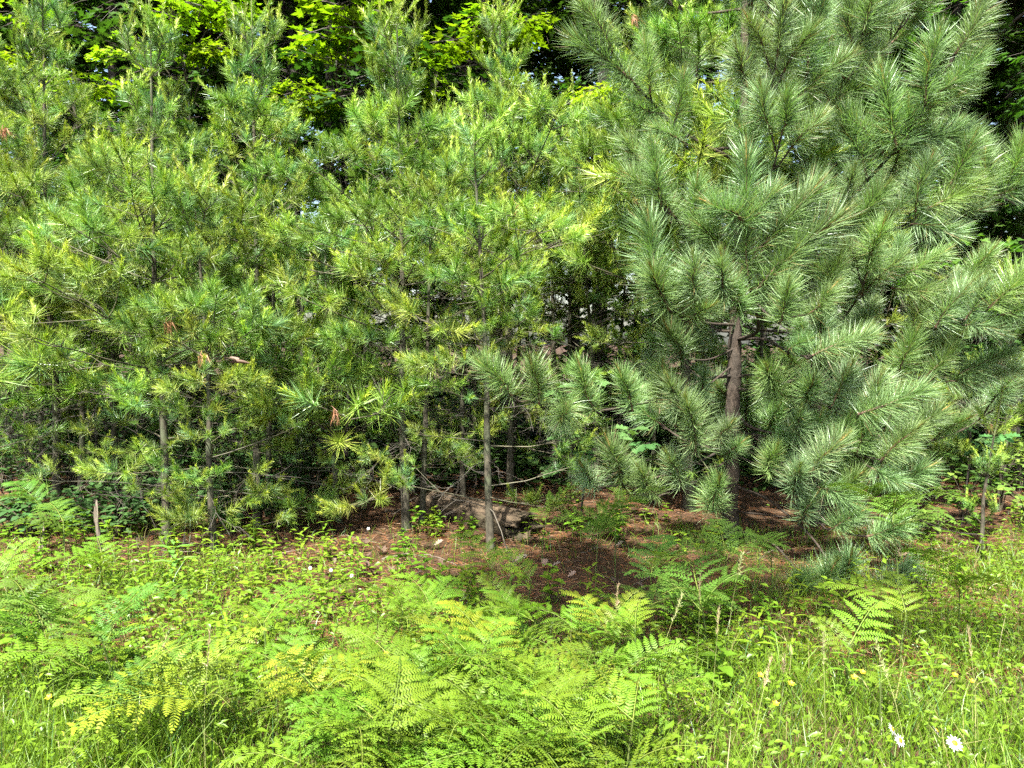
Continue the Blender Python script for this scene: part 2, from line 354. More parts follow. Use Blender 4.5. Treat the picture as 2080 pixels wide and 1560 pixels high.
# ------------------------------------------------------------------ white pines
def white_pine(base, top, r0, seed, label, group=None, live=0.30, Lmax=1.15, front=True, spread=1.0, crown_px=None, khaki=False):
    rg = random.Random(seed)
    t = thing('white_pine', base, label, 'pine tree', group)
    b = np.array(base); tp = np.array(top); H = tp[2] - b[2]
    mid = (b + tp) / 2 + np.array([rg.uniform(-.04, .04), rg.uniform(-.04, .04), 0])
    q1 = b + (tp - b) * 0.25 + np.array([rg.uniform(-.03, .03), rg.uniform(-.03, .03), 0])
    P = spline([b + [0, 0, -0.12], q1, mid, tp], 22) - b
    rr = r0 * (1 - np.linspace(0, 1, 22)) ** 0.75 + 0.006; rr[0] *= 1.35; rr[1] *= 1.1
    link('trunk', trunk_mesh('trunk', P, rr, 9, M['bark_w'], 0.06), t)
    wh, nd = LEADER[seed % 4]
    d = unit(P[-1] - P[-3]); ld = link('leader', wh, t, frame(P[-1] - d * 0.02, d, rg.uniform(0, 6), 0.95)); link('needles', nd, ld)
    z = H - 0.34; step = 0.38
    while z > H * 0.08:
        f = z / H
        alive = f > live or rg.random() < 0.45
        nb = rg.choice((4, 5, 5, 6)) if f > live else rg.choice((2, 3, 4))
        a0 = rg.uniform(0, 6.28)
        dt = H - z; prof = min((0.15 + 0.30 * min(dt, 1.1) + 0.62 * max(0, dt - 1.1)) / Lmax, 1.0) * (0.76 + 0.24 * min(1, max(0, f - 0.1) / 0.4))
        for k in range(nb):
            az = a0 + k * 2 * math.pi / nb + rg.uniform(-.35, .35)
            L = max(0.18, Lmax * prof * rg.uniform(0.72, 1.15))
            if math.sin(az) > 0.45 and z < H - 1.2 and rg.random() < 0.45: continue
            el = math.radians((-6 + 60 * f ** 1.7) + rg.uniform(-9, 9))
            dv = (math.cos(az) * math.cos(el), math.sin(az) * math.cos(el), math.sin(el))
            p = lerp_path(P, z + rg.uniform(-.05, .05))
            if alive:
                key = 'T' if dt < 0.95 else 'S' if L < 0.5 else 'M' if L < 0.92 else 'L'
                if f < live + 0.08 and L > 0.6: key = 'P'
                if key == 'T': dv = (math.cos(az), math.sin(az), rg.uniform(0.9, 1.5)); L = rg.uniform(0.3, 0.48) * (1 if H > 1.6 else 0.5)
                pl, wm, nm, _, _ = rg.choice(BOUGH[key]); s = L / pl
                o = link('branch', wm, t, frame(p, dv, rg.uniform(-.35, .35), s, rg.choice((-1, 1)))); link('needles', nm, o)
            else:
                link('dead_branch', rg.choice(DEAD), t, frame(p, dv, rg.uniform(0, 6), rg.uniform(0.7, 1.3)))
        if f < live + 0.15:
            for k in range(2):
                az = rg.uniform(0, 6.28)
                link('dead_branch', rg.choice(DEAD), t, frame(lerp_path(P, z - 0.1), (math.cos(az), math.sin(az), rg.uniform(-.25, .15)), rg.uniform(0, 6), rg.uniform(0.6, 1.2)))
        if f < live + 0.1 and z > 0.3 and rg.random() < 0.55:
            for k in range(1):
                az = rg.choice((rg.uniform(-3.3, -2.2), rg.uniform(-0.9, 0.2))); L = rg.uniform(0.45, 0.85) * min(1, Lmax); pl, wm, nm, _, _ = rg.choice(BOUGH[rg.choice('MP')])
                o = link('branch', wm, t, frame(lerp_path(P, z - rg.uniform(0, .3)), (math.cos(az), math.sin(az), rg.uniform(-.15, .2)), rg.uniform(-.3, .3), L / pl, rg.choice((-1, 1)))); link('needles', nm, o)
        z -= step * rg.uniform(0.85, 1.2); step = max(0.33, step - 0.004)
    return t, P

def extra_bough(tree, P, py_attach, tip, key='M', seed=0):
    """one more live bough from the trunk out to a given world point"""
    rg = random.Random(seed); base = np.array(tree.location); tipv = np.array(tip) - base
    p = lerp_path(P, py_attach - base[2]); d = tipv - p; L = np.linalg.norm(d)
    pl, wm, nm, _, _ = rg.choice(BOUGH[key]); s = L / (pl * 1.05)
    d = d + np.array([0, 0, -0.06 * L])
    o = link('branch', wm, tree, frame(p, d, rg.uniform(-.2, .2), s)); link('needles', nm, o)

def gp(px, py, dy=0):
    p = ground(px, py); return p

GRP = 'young white pines along the forest edge'
TREES = {}
specs = [  # key, base px, top px, r0, live, Lmax, label
    ('A', (115, 1042), (88, 10), 0.034, 0.33, 1.15, 'young white pine whose long pale leader tops a star of shoots, behind the shaded fern'),
    ('B', (86, 1018), (40, 190), 0.026, 0.36, 1.0, 'slim white pine right beside the pine with the star shaped leader'),
    ('C', (160, 1052), (190, 345), 0.024, 0.36, 0.95, 'dark stemmed small white pine behind the snapped grey stump'),
    ('D', (338, 1098), (306, 75), 0.030, 0.30, 1.15, 'young white pine with long upright candle, between the snapped stump and a thin pine'),
    ('E', (437, 1114), (395, 400), 0.024, 0.22, 0.95, 'low thin white pine with bright lower tufts close to the litter edge'),
    ('F', (523, 1068), (512, 55), 0.034, 0.34, 1.2, 'white pine with straight pale trunk visible from the ground to its forked top'),
    ('G', (543, 1046), (560, 320), 0.024, 0.40, 0.9, 'thin white pine standing tight behind the straight pale trunk'),
    ('N', (690, 1050), (660, 470), 0.022, 0.25, 0.95, 'short shaded white pine in front of the dark gap of hardwood trunks'),
    ('H', (826, 1080), (806, 50), 0.034, 0.40, 1.15, 'white pine with bare lower trunk and slender leader under the bright maple spray'),
    ('I', (856, 1062), (880, 310), 0.024, 0.42, 1.0, 'thin white pine just behind the bare trunk near the rotten log'),
    ('K', (997, 1114), (962, 290), 0.028, 0.40, 1.0, 'small white pine with thin trunk rising in front of the rotten log'),
    ('J', (940, 1012), (930, 330), 0.026, 0.40, 1.0, 'shaded white pine behind the rotten log'),
    ('L', (1036, 1008), (1016, 40), 0.034, 0.36, 1.25, 'tall white pine behind the far end of the rotten log'),
    ('M', (1215, 1000), (1170, 270), 0.030, 0.36, 1.2, 'white pine in deep shade between the log and the big red pine'),
    ('W', (1400, 1040), (1394, -150), 0.05, 0.34, 1.35, 'grey barked tall white pine directly behind the big red pine trunk'),
    ('Z', (-70, 1065), (-60, 80), 0.032, 0.28, 1.2, 'white pine half hidden by the pine with the star shaped leader'),
    ('Y', (238, 1030), (215, 330), 0.026, 0.36, 1.05, 'white pine in the second row behind the snapped stump'),
    ('X', (430, 1010), (430, 400), 0.026, 0.36, 1.05, 'white pine in the second row behind the low thin pine'),
    ('V', (735, 1010), (745, 430), 0.026, 0.36, 1.0, 'second row white pine beside the open gap of hardwood trunks'),
    ('U', (1130, 985), (1110, 230), 0.03, 0.34, 1.2, 'white pine behind the green oak sapling'),
    ('Q', (2030, 1010), (2050, 560), 0.03, 0.2, 1.0, 'small white pine at the lit clearing right of the red pines'),
]
for i, (k, b, tp, r0, lv, lm, lab) in enumerate(specs):
    base = gp(*b); top = at(tp[0], tp[1], base.y)
    TREES[k] = white_pine(base, top, r0, 100 + i * 7, lab, GRP, lv, lm)

# lit lower boughs reaching out towards the clearing
xb = [('A', 1.9, (70, 620), 6.3, 'M'), ('A', 1.5, (210, 800), 6.0, 'M'), ('B', 1.4, (30, 800), 6.4, 'M'), ('D', 1.2, (160, 810), 5.7, 'L'), ('D', 1.5, (330, 690), 5.5, 'M'), ('E', 1.3, (440, 600), 5.4, 'M'),
      ('E', 1.0, (500, 840), 5.4, 'M'), ('E', 0.8, (370, 840), 5.5, 'M'), ('E', 0.55, (450, 1000), 5.6, 'M'), ('E', 0.45, (390, 985), 5.6, 'M'), ('E', 0.2, (330, 1060), 5.7, 'S'), ('F', 1.5, (640, 700), 6.0, 'M'),
      ('F', 1.2, (610, 860), 6.2, 'M'), ('N', 1.0, (640, 860), 5.8, 'M'), ('N', 0.7, (790, 950), 5.8, 'M'), ('H', 1.6, (720, 560), 5.8, 'M'), ('H', 1.3, (660, 700), 5.9, 'M'), ('H', 2.0, (790, 560), 5.6, 'L'),
      ('H', 0.75, (800, 950), 5.9, 'P'), ('K', 1.35, (850, 770), 5.3, 'M'), ('K', 2.1, (1110, 510), 5.0, 'L'), ('K', 2.4, (830, 400), 5.4, 'L'), ('K', 2.2, (930, 520), 5.2, 'M'), ('K', 1.9, (970, 590), 5.2, 'M'),
      ('L', 2.4, (1180, 560), 6.2, 'L'), ('L', 2.8, (1130, 250), 6.6, 'L'), ('W', 2.9, (1270, 240), 6.2, 'L'), ('W', 2.5, (1290, 400), 6.3, 'M'), ('W', 3.0, (1590, 240), 5.9, 'M'), ('W', 2.8, (1460, 330), 5.8, 'M'),
      ('W', 3.6, (1470, 60), 6.2, 'M'), ('W', 3.4, (1340, 60), 6.2, 'L'), ('W', 2.2, (1400, 460), 5.9, 'M'), ('F', 2.3, (620, 380), 6.0, 'L'), ('F', 2.0, (430, 430), 5.9, 'L'), ('D', 2.2, (240, 430), 5.6, 'L'),
      ('A', 2.4, (30, 380), 6.1, 'L'), ('D', 1.9, (420, 560), 5.6, 'L'), ('D', 2.6, (130, 330), 5.9, 'L')]
for i, (k, za, tpx, Y, key) in enumerate(xb):
    extra_bough(*TREES[k], za, at(*tpx, Y), key, 900 + i)
# a few browned needle clumps hung up in the boughs
for k, px, py, Y in (('E', 342, 655, 5.5), ('E', 412, 722, 5.5), ('N', 681, 838, 5.8), ('W', 1288, 36, 6.2), ('W', 1582, 368, 5.9), ('W', 1290, 408, 6.3), ('A', 8, 262, 6.1), ('L', 1050, 420, 6.6), ('Q', 2010, 865, 7.0)):
    tr = TREES[k][0]; p = at(px, py, Y) - tr.location
    link('dead_needles', R.choice(BROWN), tr, frame(p, (1, 0, 0), R.uniform(-.4, .4), R.uniform(0.8, 1.3)))

# deeper rows: crowns shared between trees
def crown_mesh(seed, H=5.2, Lmax=1.2, live=0.36):
    rg = random.Random(seed); gw, gn = Geo(), Geo(); z = H - 0.1; step = 0.24
    def paste(g, src, Mx):
        A = np.array(Mx)
        for v, c in zip(src.v, src.c): pass
        V = np.concatenate(src.v) @ A[:3, :3].T + A[:3, 3]; C = np.concatenate(src.c); off = g.n
        g.v.append(V); g.c.append(C); g.n += len(V)
        for k in (3, 4):
            for f, m in zip(src.f[k], src.m[k]): g.f[k].append(f + off); g.m[k].append(m)
    while z > H * 0.24:
        f = z / H; nb = 4; a0 = rg.uniform(0, 6.28); prof = (1 - f) ** 0.72 * 1.25 if f > 0.5 else 0.85
        for k in range(nb):
            az = a0 + k * 1.57 + rg.uniform(-.35, .35); L = max(0.28, Lmax * min(prof, 1) * rg.uniform(0.75, 1.1)); el = math.radians(-6 + 58 * f ** 1.5 + rg.uniform(-9, 9))
            key = 'S' if L < 0.5 else ('P' if f < live + 0.2 else 'M')
            pl, _, _, w, nn = rg.choice(BOUGH[key]); Mx = frame((0, 0, z), (math.cos(az) * math.cos(el), math.sin(az) * math.cos(el), math.sin(el)), rg.uniform(-.4, .4), L / pl)
            paste(gw, w, Mx); paste(gn, nn, Mx)
        z -= step * rg.uniform(0.9, 1.2); step = min(0.42, step + 0.03)
    return gw.mesh('crown_branches', M['twig']), gn.mesh('crown_needles', M['wneedle'])
CROWNS = [crown_mesh(s) for s in (1, 2, 3)]
TRK = [trunk_mesh('trunk', spline([(0, 0, -0.1), (0.03 * s, 0.02, 1.7), (-0.03, 0.03 * s, 3.4), (0, 0, 5.3)], 14), np.linspace(0.042, 0.008, 14), 8, M['bark_w'], 0.06) for s in (-1, 1, 2)]
deep = [(-140, 9.2), (20, 9.6), (60, 8.6), (200, 8.8), (290, 9.5), (370, 8.7), (480, 9.3), (610, 9.0), (640, 10.4), (795, 8.6), (870, 9.8), (960, 9.0), (1075, 9.4), (1160, 8.9), (1260, 9.6), (1330, 8.7), (1345, 10.6), (1440, 9.2), (1540, 8.9), (1600, 10.2), (1760, 9.0), (1830, 9.8), (130, 11.0), (540, 11.4), (1010, 11.2), (1210, 11.5), (720, 11.6), (350, 11.8)]
for i, (px, Y) in enumerate(deep):
    p = at(px, 900, Y); p.z = float(hz(p.x, p.y)) if Y < 16 else 0
    t = thing('white_pine', p, 'slender white pine in the dark rows behind ' + ('the left front pines' if px < 700 else 'the rotten log' if px < 1350 else 'the red pines'), 'pine tree', 'white pines in the dark rows behind', rz=R.uniform(0, 6.28), s=R.uniform(0.66, 0.84) if not 560 < px < 740 else R.uniform(0.5, 0.6))
    link('trunk', TRK[i % 3], t); c = link('crown', CROWNS[i % 3][0], t); link('needles', CROWNS[i % 3][1], c)
    for k in range(6):
        az = R.uniform(0, 6.28); link('dead_branch', R.choice(DEAD), t, frame((0, 0, R.uniform(0.4, 1.9)), (math.cos(az), math.sin(az), R.uniform(-.2, .1)), R.uniform(0, 6), R.uniform(0.8, 1.3)))

# ------------------------------------------------------------------ red pines
RGc = [np.array(c) for c in ((0.195, 0.315, 0.115), (0.21, 0.33, 0.105), (0.215, 0.325, 0.145))]
SHOOT = []
for i in range(7):
    rg = random.Random(70 + i); L = (0.20, 0.26, 0.32, 0.38, 0.30, 0.24, 0.34)[i]; gw, gn = Geo(), Geo()
    P = spline([(0, 0, 0), (L * 0.5, 0.01, -0.012), (L, 0, 0.02)], 8)
    tube(gw, P, np.linspace(0.0085, 0.006, 8), 6, np.array((0.12, 0.07, 0.045)))
    n = int(430 + 1150 * L); u = NR.uniform(0, 1, n) ** 0.8; Q = np.stack([np.interp(u, np.linspace(0, 1, 8), P[:, k]) for k in range(3)], 1)
    rad = NR.normal(size=(n, 3)); rad[:, 0] = 0; rad = unit(rad)
    ang = np.radians(88 - 58 * u + NR.normal(0, 13, n)); D = np.array([1, 0, 0]) * np.cos(ang)[:, None] + rad * np.sin(ang)[:, None]
    c = RGc[i % 3] * NR.uniform(0.75, 1.25, (n, 1)); yel = NR.random(n) < 0.06; c[yel] = np.array((0.24, 0.20, 0.08))
    blades(gn, Q, D, NR.uniform(0.10, 0.195, n), 0.0028, c * 0.8, c * 1.15, seg2=True, sag=np.array([0.03, 0, -0.09]))
    gw2 = Geo(); cl = rg.uniform(0.07, 0.12)                        # the new candle
    tube(gw, np.array([P[-1], P[-1] + [cl * 0.6, 0, 0.005], P[-1] + [cl, 0, 0.012]]), [0.007, 0.006, 0.002], 6, np.array((0.26, 0.18, 0.06)))
    k = 90; u = NR.uniform(0, 1, k); Q = P[-1] + np.array([cl, 0, 0.012]) * u[:, None]; rad = NR.normal(size=(k, 3)); rad[:, 0] = 0; rad = unit(rad); a = np.radians(NR.uniform(14, 30, k))
    blades(gn, Q, np.array([1, 0, 0]) * np.cos(a)[:, None] + rad * np.sin(a)[:, None], NR.uniform(0.03, 0.07, k), 0.0036, np.array((0.17, 0.22, 0.05)) * NR.uniform(0.8, 1.2, (k, 1)))
    SHOOT.append((L + 0.06, gw.mesh('shoot_stem', M['twig']), gn.mesh('shoot_needles', M['rneedle'])))
RB = np.array((0.10, 0.075, 0.055))

def add_shoot(branch, p, d, size, rg, boost=1.0):
    size *= boost
    L, wm, nm = min(SHOOT, key=lambda s: abs(s[0] - size) + rg.uniform(0, 0.08)); s = min(1.4, max(0.75, size / L)) * boost ** 0.5 * rg.uniform(0.85, 1.12)
    d = Vector(d).normalized()
    m = frame(p, d, rg.uniform(0, 6.28), s)
    link('shoot', wm, branch, m); link('needles', nm, branch, m)

def red_branch(t, base, pts, shoots, r0, seed, auto=0):
    """pts / shoots are world points: wood along pts, a twig out to each shoot"""
    rg = random.Random(seed); g = Geo(); b = np.array(base)
    P = spline([np.array(p) - b for p in pts], 5 * len(pts)); n = len(P)
    tube(g, P, np.linspace(r0 * 0.8, 0.006, n), 7, RB * rg.uniform(0.8, 1.15), wob=0.08)
    todo = []
    for s0, s1 in shoots:
        s0 = np.array(s0) - b; s1 = np.array(s1) - b; d = s1 - s0
        j = int(np.argmin(np.linalg.norm(P - (s0 - unit(d) * 0.12), axis=1))); j = max(1, j)
        if np.linalg.norm(P[j] - s0) > 0.03: tube(g, spline([P[j], (P[j] + s0) / 2 + [0, 0, -0.02], s0 + unit(d) * 0.01], 6), np.linspace(0.008, 0.007, 6), 5, RB * 0.9, cap=False)
        todo.append((s0, d, np.linalg.norm(d)))
    for k in range(auto):
        u = 1 - 0.62 * (k / max(1, auto)) if auto > 1 else 1; j = min(n - 2, int(u * (n - 1))); T = unit(P[j + 1] - P[j])
        side = unit(np.cross(T, [0, 0, 1])) * (1 if k % 2 else -1)
        if k == 0: d = T + np.array([0, 0, 0.45]); s0 = P[-1]
        else:
            d = T * 0.8 + side * rg.uniform(0.5, 1.0) + np.array([0, 0, rg.uniform(0.25, 0.75)]); s0 = P[j] + unit(d) * rg.uniform(0.06, 0.25)
            tube(g, spline([P[j], (P[j] + s0) / 2 + [0, 0, -0.02], s0], 5), np.linspace(0.008, 0.007, 5), 5, RB * 0.9, cap=False)
        todo.append((s0, d, rg.uniform(0.26, 0.42)))
    br = link('branch', g.mesh('branch', M['bark_r'], True), t)
    for s0, d, sz in todo: add_shoot(br, s0, d, sz, rg, 1.0 if auto else 1.16)
    return br

def A3(L): return [at(*p) for p in L]
def sh(bx, by, tx, ty, Y, dY=-0.08): return (at(bx, by, Y), at(tx, ty, Y + dY))

rp1 = gp(1482, 1098); rp1y = rp1.y
RP1P = spline([rp1 + Vector((0, 0, -.15)), at(1490, 780, rp1y), at(1497, 600, rp1y), at(1507, 300, rp1y), at(1513, 60, rp1y), at(1517, -330, rp1y)], 110)
rp = thing('red_pine', rp1, 'big red pine with scaly brown trunk and large bottlebrush needle tufts', 'pine tree', 'red pines')
rr = np.interp(np.linspace(0, 1, 110), [0, 0.05, 0.3, 0.6, 1], [0.074, 0.060, 0.050, 0.038, 0.02])
link('trunk', trunk_mesh('trunk', RP1P - np.array(rp1), rr, 16, M['bark_r'], 0.15), rp)
def tk(px, py): return at(px, py, rp1y)
BR1 = [
    ([tk(1490, 762), at(1430, 772, 6.0), at(1330, 812, 5.7), at(1200, 835, 5.5), at(1070, 815, 5.35)],
     [sh(1040, 805, 988, 742, 5.3), sh(1095, 822, 1088, 752, 5.35), sh(1210, 835, 1178, 760, 5.45), sh(1285, 835, 1268, 770, 5.5), sh(1345, 815, 1340, 750, 5.6), sh(1150, 820, 1142, 850, 5.35, -0.25)], 0.02),
    ([tk(1482, 905), at(1390, 952, 5.9), at(1290, 980, 5.6), at(1215, 990, 5.45)], [sh(1210, 985, 1180, 952, 5.45, -0.15), sh(1262, 978, 1245, 920, 5.5)], 0.013),
    ([tk(1485, 850), at(1440, 890, 5.8), at(1415, 925, 5.5)], [sh(1413, 920, 1404, 835, 5.5, -0.16), sh(1455, 905, 1475, 868, 5.6, -0.1), sh(1470, 930, 1500, 900, 5.7)], 0.014),
    ([tk(1485, 965), at(1462, 1010, 5.8), at(1450, 1040, 5.5)], [sh(1450, 1035, 1453, 985, 5.5, -0.22)], 0.012),
    ([tk(1495, 835), at(1526, 868, 6.0), at(1610, 890, 5.8), at(1680, 920, 5.6)], [sh(1650, 900, 1660, 850, 5.6), sh(1680, 925, 1735, 860, 5.5), sh(1610, 895, 1625, 845, 5.6, -0.15), sh(1560, 930, 1590, 890, 5.7)], 0.017),
    ([tk(1496, 790), at(1610, 805, 5.8), at(1740, 842, 5.4)], [sh(1742, 842, 1862, 796, 5.3), sh(1690, 825, 1720, 765, 5.5), sh(1640, 820, 1650, 770, 5.5, -0.15), sh(1755, 850, 1790, 780, 5.5)], 0.018),
    ([tk(1498, 766), at(1530, 764, 6.0), at(1575, 805, 5.6)], [sh(1575, 805, 1562, 765, 5.6, -0.24)], 0.013),
    ([tk(1498, 690), at(1555, 690, 5.8), at(1620, 722, 5.4), at(1690, 715, 5.25)], [sh(1650, 722, 1765, 682, 5.2), sh(1600, 712, 1640, 690, 5.4)], 0.015),
    ([tk(1497, 690), at(1540, 670, 5.7), at(1526, 590, 5.35), at(1520, 455, 5.2)],
     [sh(1520, 470, 1518, 345, 5.2, -0.03), sh(1520, 560, 1519, 440, 5.22, -0.02), sh(1520, 458, 1570, 392, 5.18), sh(1515, 458, 1452, 412, 5.18), sh(1530, 520, 1632, 412, 5.25), sh(1535, 590, 1690, 445, 5.25), sh(1470, 605, 1462, 535, 5.2, -0.15),
      sh(1420, 610, 1404, 540, 5.2, -0.1), sh(1585, 660, 1606, 575, 5.0, -0.12), sh(1680, 605, 1702, 520, 5.35, -0.08), sh(1640, 640, 1680, 600, 5.3), sh(1490, 520, 1430, 470, 5.3), sh(1560, 620, 1600, 520, 5.3), sh(1500, 640, 1490, 580, 5.3, -0.15)], 0.019),
    ([tk(1496, 660), at(1430, 655, 5.7), at(1355, 625, 5.3)], [sh(1352, 612, 1310, 452, 5.25), sh(1360, 630, 1330, 560, 5.25, -0.12), sh(1390, 640, 1370, 560, 5.35), sh(1400, 655, 1440, 620, 5.3, -0.15)], 0.015),
    ([tk(1500, 990), at(1560, 1015, 5.9), at(1640, 1082, 5.5), at(1690, 1150, 5.15)], [sh(1715, 1190, 1728, 1135, 5.1, -0.1), sh(1760, 1200, 1850, 1150, 5.1), sh(1800, 1215, 1880, 1190, 5.2)], 0.014),
    ([tk(1502, 1078), at(1570, 1105, 5.8), at(1628, 1170, 5.2)], [sh(1638, 1215, 1628, 1180, 5.0, -0.2), sh(1660, 1215, 1680, 1160, 5.1, -0.1)], 0.011),
    ([tk(1498, 905), at(1590, 955, 5.9), at(1670, 1010, 5.6)], [sh(1690, 1015, 1728, 975, 5.5, -0.16), sh(1700, 970, 1760, 930, 5.6)], 0.012),
    ([tk(1505, 330), at(1390, 270, 6.0), at(1290, 170, 5.8), at(1235, 90, 5.7)], [sh(1240, 95, 1190, 10, 5.65), sh(1290, 170, 1185, 90, 5.75), sh(1320, 190, 1310, 80, 5.75), sh(1370, 250, 1390, 150, 5.8), sh(1340, 230, 1280, 210, 5.85), sh(1390, 290, 1330, 260, 5.8)], 0.02),
    ([tk(1497, 705), at(1440, 730, 6.0), at(1385, 728, 5.8)], [sh(1385, 730, 1365, 680, 5.75, -0.12)], 0.009),
    ([tk(1503, 480), at(1420, 470, 5.9), at(1340, 420, 5.7)], [sh(1345, 420, 1320, 300, 5.7), sh(1370, 440, 1290, 360, 5.75), sh(1400, 460, 1420, 370, 5.75)], 0.015),
    ([tk(1495, 925), at(1580, 960, 5.8), at(1650, 965, 5.45)], [sh(1560, 965, 1575, 905, 5.6, -0.12), sh(1645, 965, 1690, 905, 5.4), sh(1610, 1000, 1625, 955, 5.5, -0.16), sh(1660, 990, 1720, 1010, 5.4)], 0.012),
    ([tk(1496, 878), at(1640, 900, 5.8), at(1790, 935, 5.35)], [sh(1790, 935, 1855, 875, 5.3), sh(1740, 920, 1770, 850, 5.4), sh(1770, 950, 1830, 985, 5.35), sh(1700, 905, 1720, 850, 5.5), sh(1810, 985, 1870, 960, 5.5)], 0.013),
    ([tk(1485, 930), at(1400, 985, 5.9), at(1330, 1010, 5.6)], [sh(1335, 1010, 1300, 960, 5.55, -0.12), sh(1385, 990, 1365, 930, 5.7)], 0.010),
    ([tk(1490, 740), at(1420, 800, 5.8), at(1380, 850, 5.5)], [sh(1385, 845, 1365, 790, 5.5, -0.12), sh(1420, 810, 1430, 760, 5.6, -0.1)], 0.010),
    ([tk(1500, 1040), at(1590, 1050, 5.7), at(1700, 1070, 5.4)], [sh(1690, 1075, 1740, 1040, 5.35), sh(1630, 1060, 1650, 1010, 5.5), sh(1760, 1090, 1830, 1070, 5.3)], 0.010),
    ([tk(1507, 250), at(1580, 230, 5.9), at(1640, 150, 5.7)], [sh(1640, 150, 1660, 30, 5.7), sh(1610, 190, 1560, 110, 5.7), sh(1620, 200, 1700, 130, 5.75)], 0.016),
]
for i, (pts, shs, r0) in enumerate(BR1): red_branch(rp, rp1, pts, shs, r0, 300 + i)

def auto_red(t, base, P, z0, z1, seed, Lm=1.5, front_free=2.2, nb=5):
    rg = random.Random(seed); z = z0; b = np.array(base)
    while z < z1:
        a0 = rg.uniform(0, 6.28)
        for k in range(nb):
            az = a0 + k * 2 * math.pi / nb + rg.uniform(-.3, .3)
            if z < front_free and math.sin(az) < -0.25: continue
            f = z / (z1 + 1.5); L = Lm * (1 - 0.55 * f) * rg.uniform(0.75, 1.1); p = np.array(lerp_path(P, z + b[2])); d = np.array([math.cos(az), math.sin(az), 0.12 + 0.25 * f])
            pts = [p, p + d * L * 0.45 + [0, 0, -0.04], p + d * L * 0.8 + [0, 0, 0.05], p + d * L + [0, 0, 0.22]]
            red_branch(t, base, pts, [], 0.016, rg.randrange(99999), auto=rg.choice((4, 5, 6, 7)))
        z += rg.uniform(0.42, 0.55)
auto_red(rp, rp1, RP1P, 0.75, 5.2, 41, 1.25, 2.6, 3)

rp2 = gp(1665, 1052); Y2 = rp2.y
RP2P = spline([rp2 + Vector((0, 0, -.15)), at(1655, 700, Y2), at(1650, 400, Y2), at(1645, 0, Y2), at(1645, -330, Y2)], 24)
t2 = thing('red_pine', rp2, 'red pine with long rust brown limbs sweeping up beyond the big scaly trunk', 'pine tree', 'red pines')
link('trunk', trunk_mesh('trunk', RP2P - np.array(rp2), np.linspace(0.055, 0.022, 24), 12, M['bark_r'], 0.09), t2)
def t2k(px, py): return at(px, py, Y2)
BR2 = [
    ([t2k(1650, 470), at(1690, 440, 6.4), at(1830, 290, 5.9), at(1900, 180, 5.7), at(1965, 60, 5.6)],
     [sh(1940, 110, 1995, 10, 5.6), sh(1905, 190, 1990, 110, 5.65), sh(1880, 210, 1895, 100, 5.65), sh(1860, 240, 1945, 190, 5.75), sh(1840, 290, 1850, 225, 5.8), sh(1845, 280, 1960, 270, 5.85), sh(1800, 320, 1725, 230, 5.9), sh(1760, 360, 1730, 270, 5.95), sh(1820, 300, 1800, 160, 5.8)], 0.024),
    ([t2k(1648, 300), at(1680, 235, 6.3), at(1720, 150, 6.0), at(1768, 20, 5.8)], [sh(1755, 60, 1790, -60, 5.8), sh(1722, 160, 1790, 90, 5.95), sh(1715, 160, 1650, 85, 5.95), sh(1740, 110, 1720, 10, 5.9), sh(1690, 215, 1640, 150, 6.0), sh(1700, 200, 1765, 170, 6.05), sh(1745, 90, 1810, 20, 5.9)], 0.02),
    ([t2k(1652, 540), at(1740, 490, 6.3), at(1850, 450, 6.0), at(1940, 360, 5.8)], [sh(1930, 375, 1972, 300, 5.8), sh(1880, 425, 1960, 380, 5.85), sh(1860, 430, 1880, 340, 5.85), sh(1790, 470, 1840, 400, 5.95), sh(1850, 455, 1930, 470, 5.9), sh(1760, 490, 1770, 400, 6.0), sh(1700, 510, 1720, 440, 6.1)], 0.019),
    ([t2k(1652, 560), at(1800, 520, 6.5), at(1960, 440, 6.2), at(2040, 380, 6.0)], [sh(2040, 380, 2072, 300, 6.0), sh(1990, 420, 2005, 330, 6.05), sh(2030, 395, 2100, 360, 6.0), sh(1930, 460, 1990, 420, 6.1)], 0.017),
    ([t2k(1655, 690), at(1800, 680, 6.2), at(1930, 660, 5.8), at(2010, 620, 5.6)], [sh(2010, 625, 2075, 560, 5.5), sh(1960, 650, 2000, 590, 5.6), sh(2030, 640, 2110, 620, 5.5), sh(1900, 665, 1950, 600, 5.75), sh(1850, 670, 1880, 600, 5.85), sh(1960, 660, 2040, 670, 5.6)], 0.017),
    ([t2k(1657, 780), at(1800, 770, 6.2), at(1950, 760, 5.9)], [sh(1950, 760, 2040, 715, 5.8), sh(1880, 765, 1940, 700, 5.85), sh(1820, 770, 1850, 690, 5.9), sh(1920, 775, 1990, 760, 5.85), sh(1985, 770, 2080, 745, 5.85)], 0.015),
    ([t2k(1655, 640), at(1740, 600, 6.2), at(1830, 560, 5.9)], [sh(1830, 560, 1910, 520, 5.8), sh(1800, 570, 1830, 490, 5.85), sh(1750, 600, 1770, 530, 5.9), sh(1810, 585, 1900, 590, 5.85)], 0.015),
    ([t2k(1657, 860), at(1740, 850, 6.1), at(1850, 880, 5.9)], [sh(1850, 880, 1910, 830, 5.85), sh(1800, 865, 1830, 800, 5.9), sh(1760, 860, 1770, 810, 5.9), sh(1790, 890, 1840, 910, 5.85)], 0.014),
    ([t2k(1660, 940), at(1740, 930, 6.3), at(1800, 945, 6.1)], [sh(1790, 945, 1830, 920, 6.1), sh(1750, 930, 1770, 890, 6.1)], 0.012),
]
for i, (pts, shs, r0) in enumerate(BR2): red_branch(t2, rp2, pts, shs, r0, 400 + i)
auto_red(t2, rp2, RP2P, 0.7, 5.6, 42, 1.45, 0.3, 4)

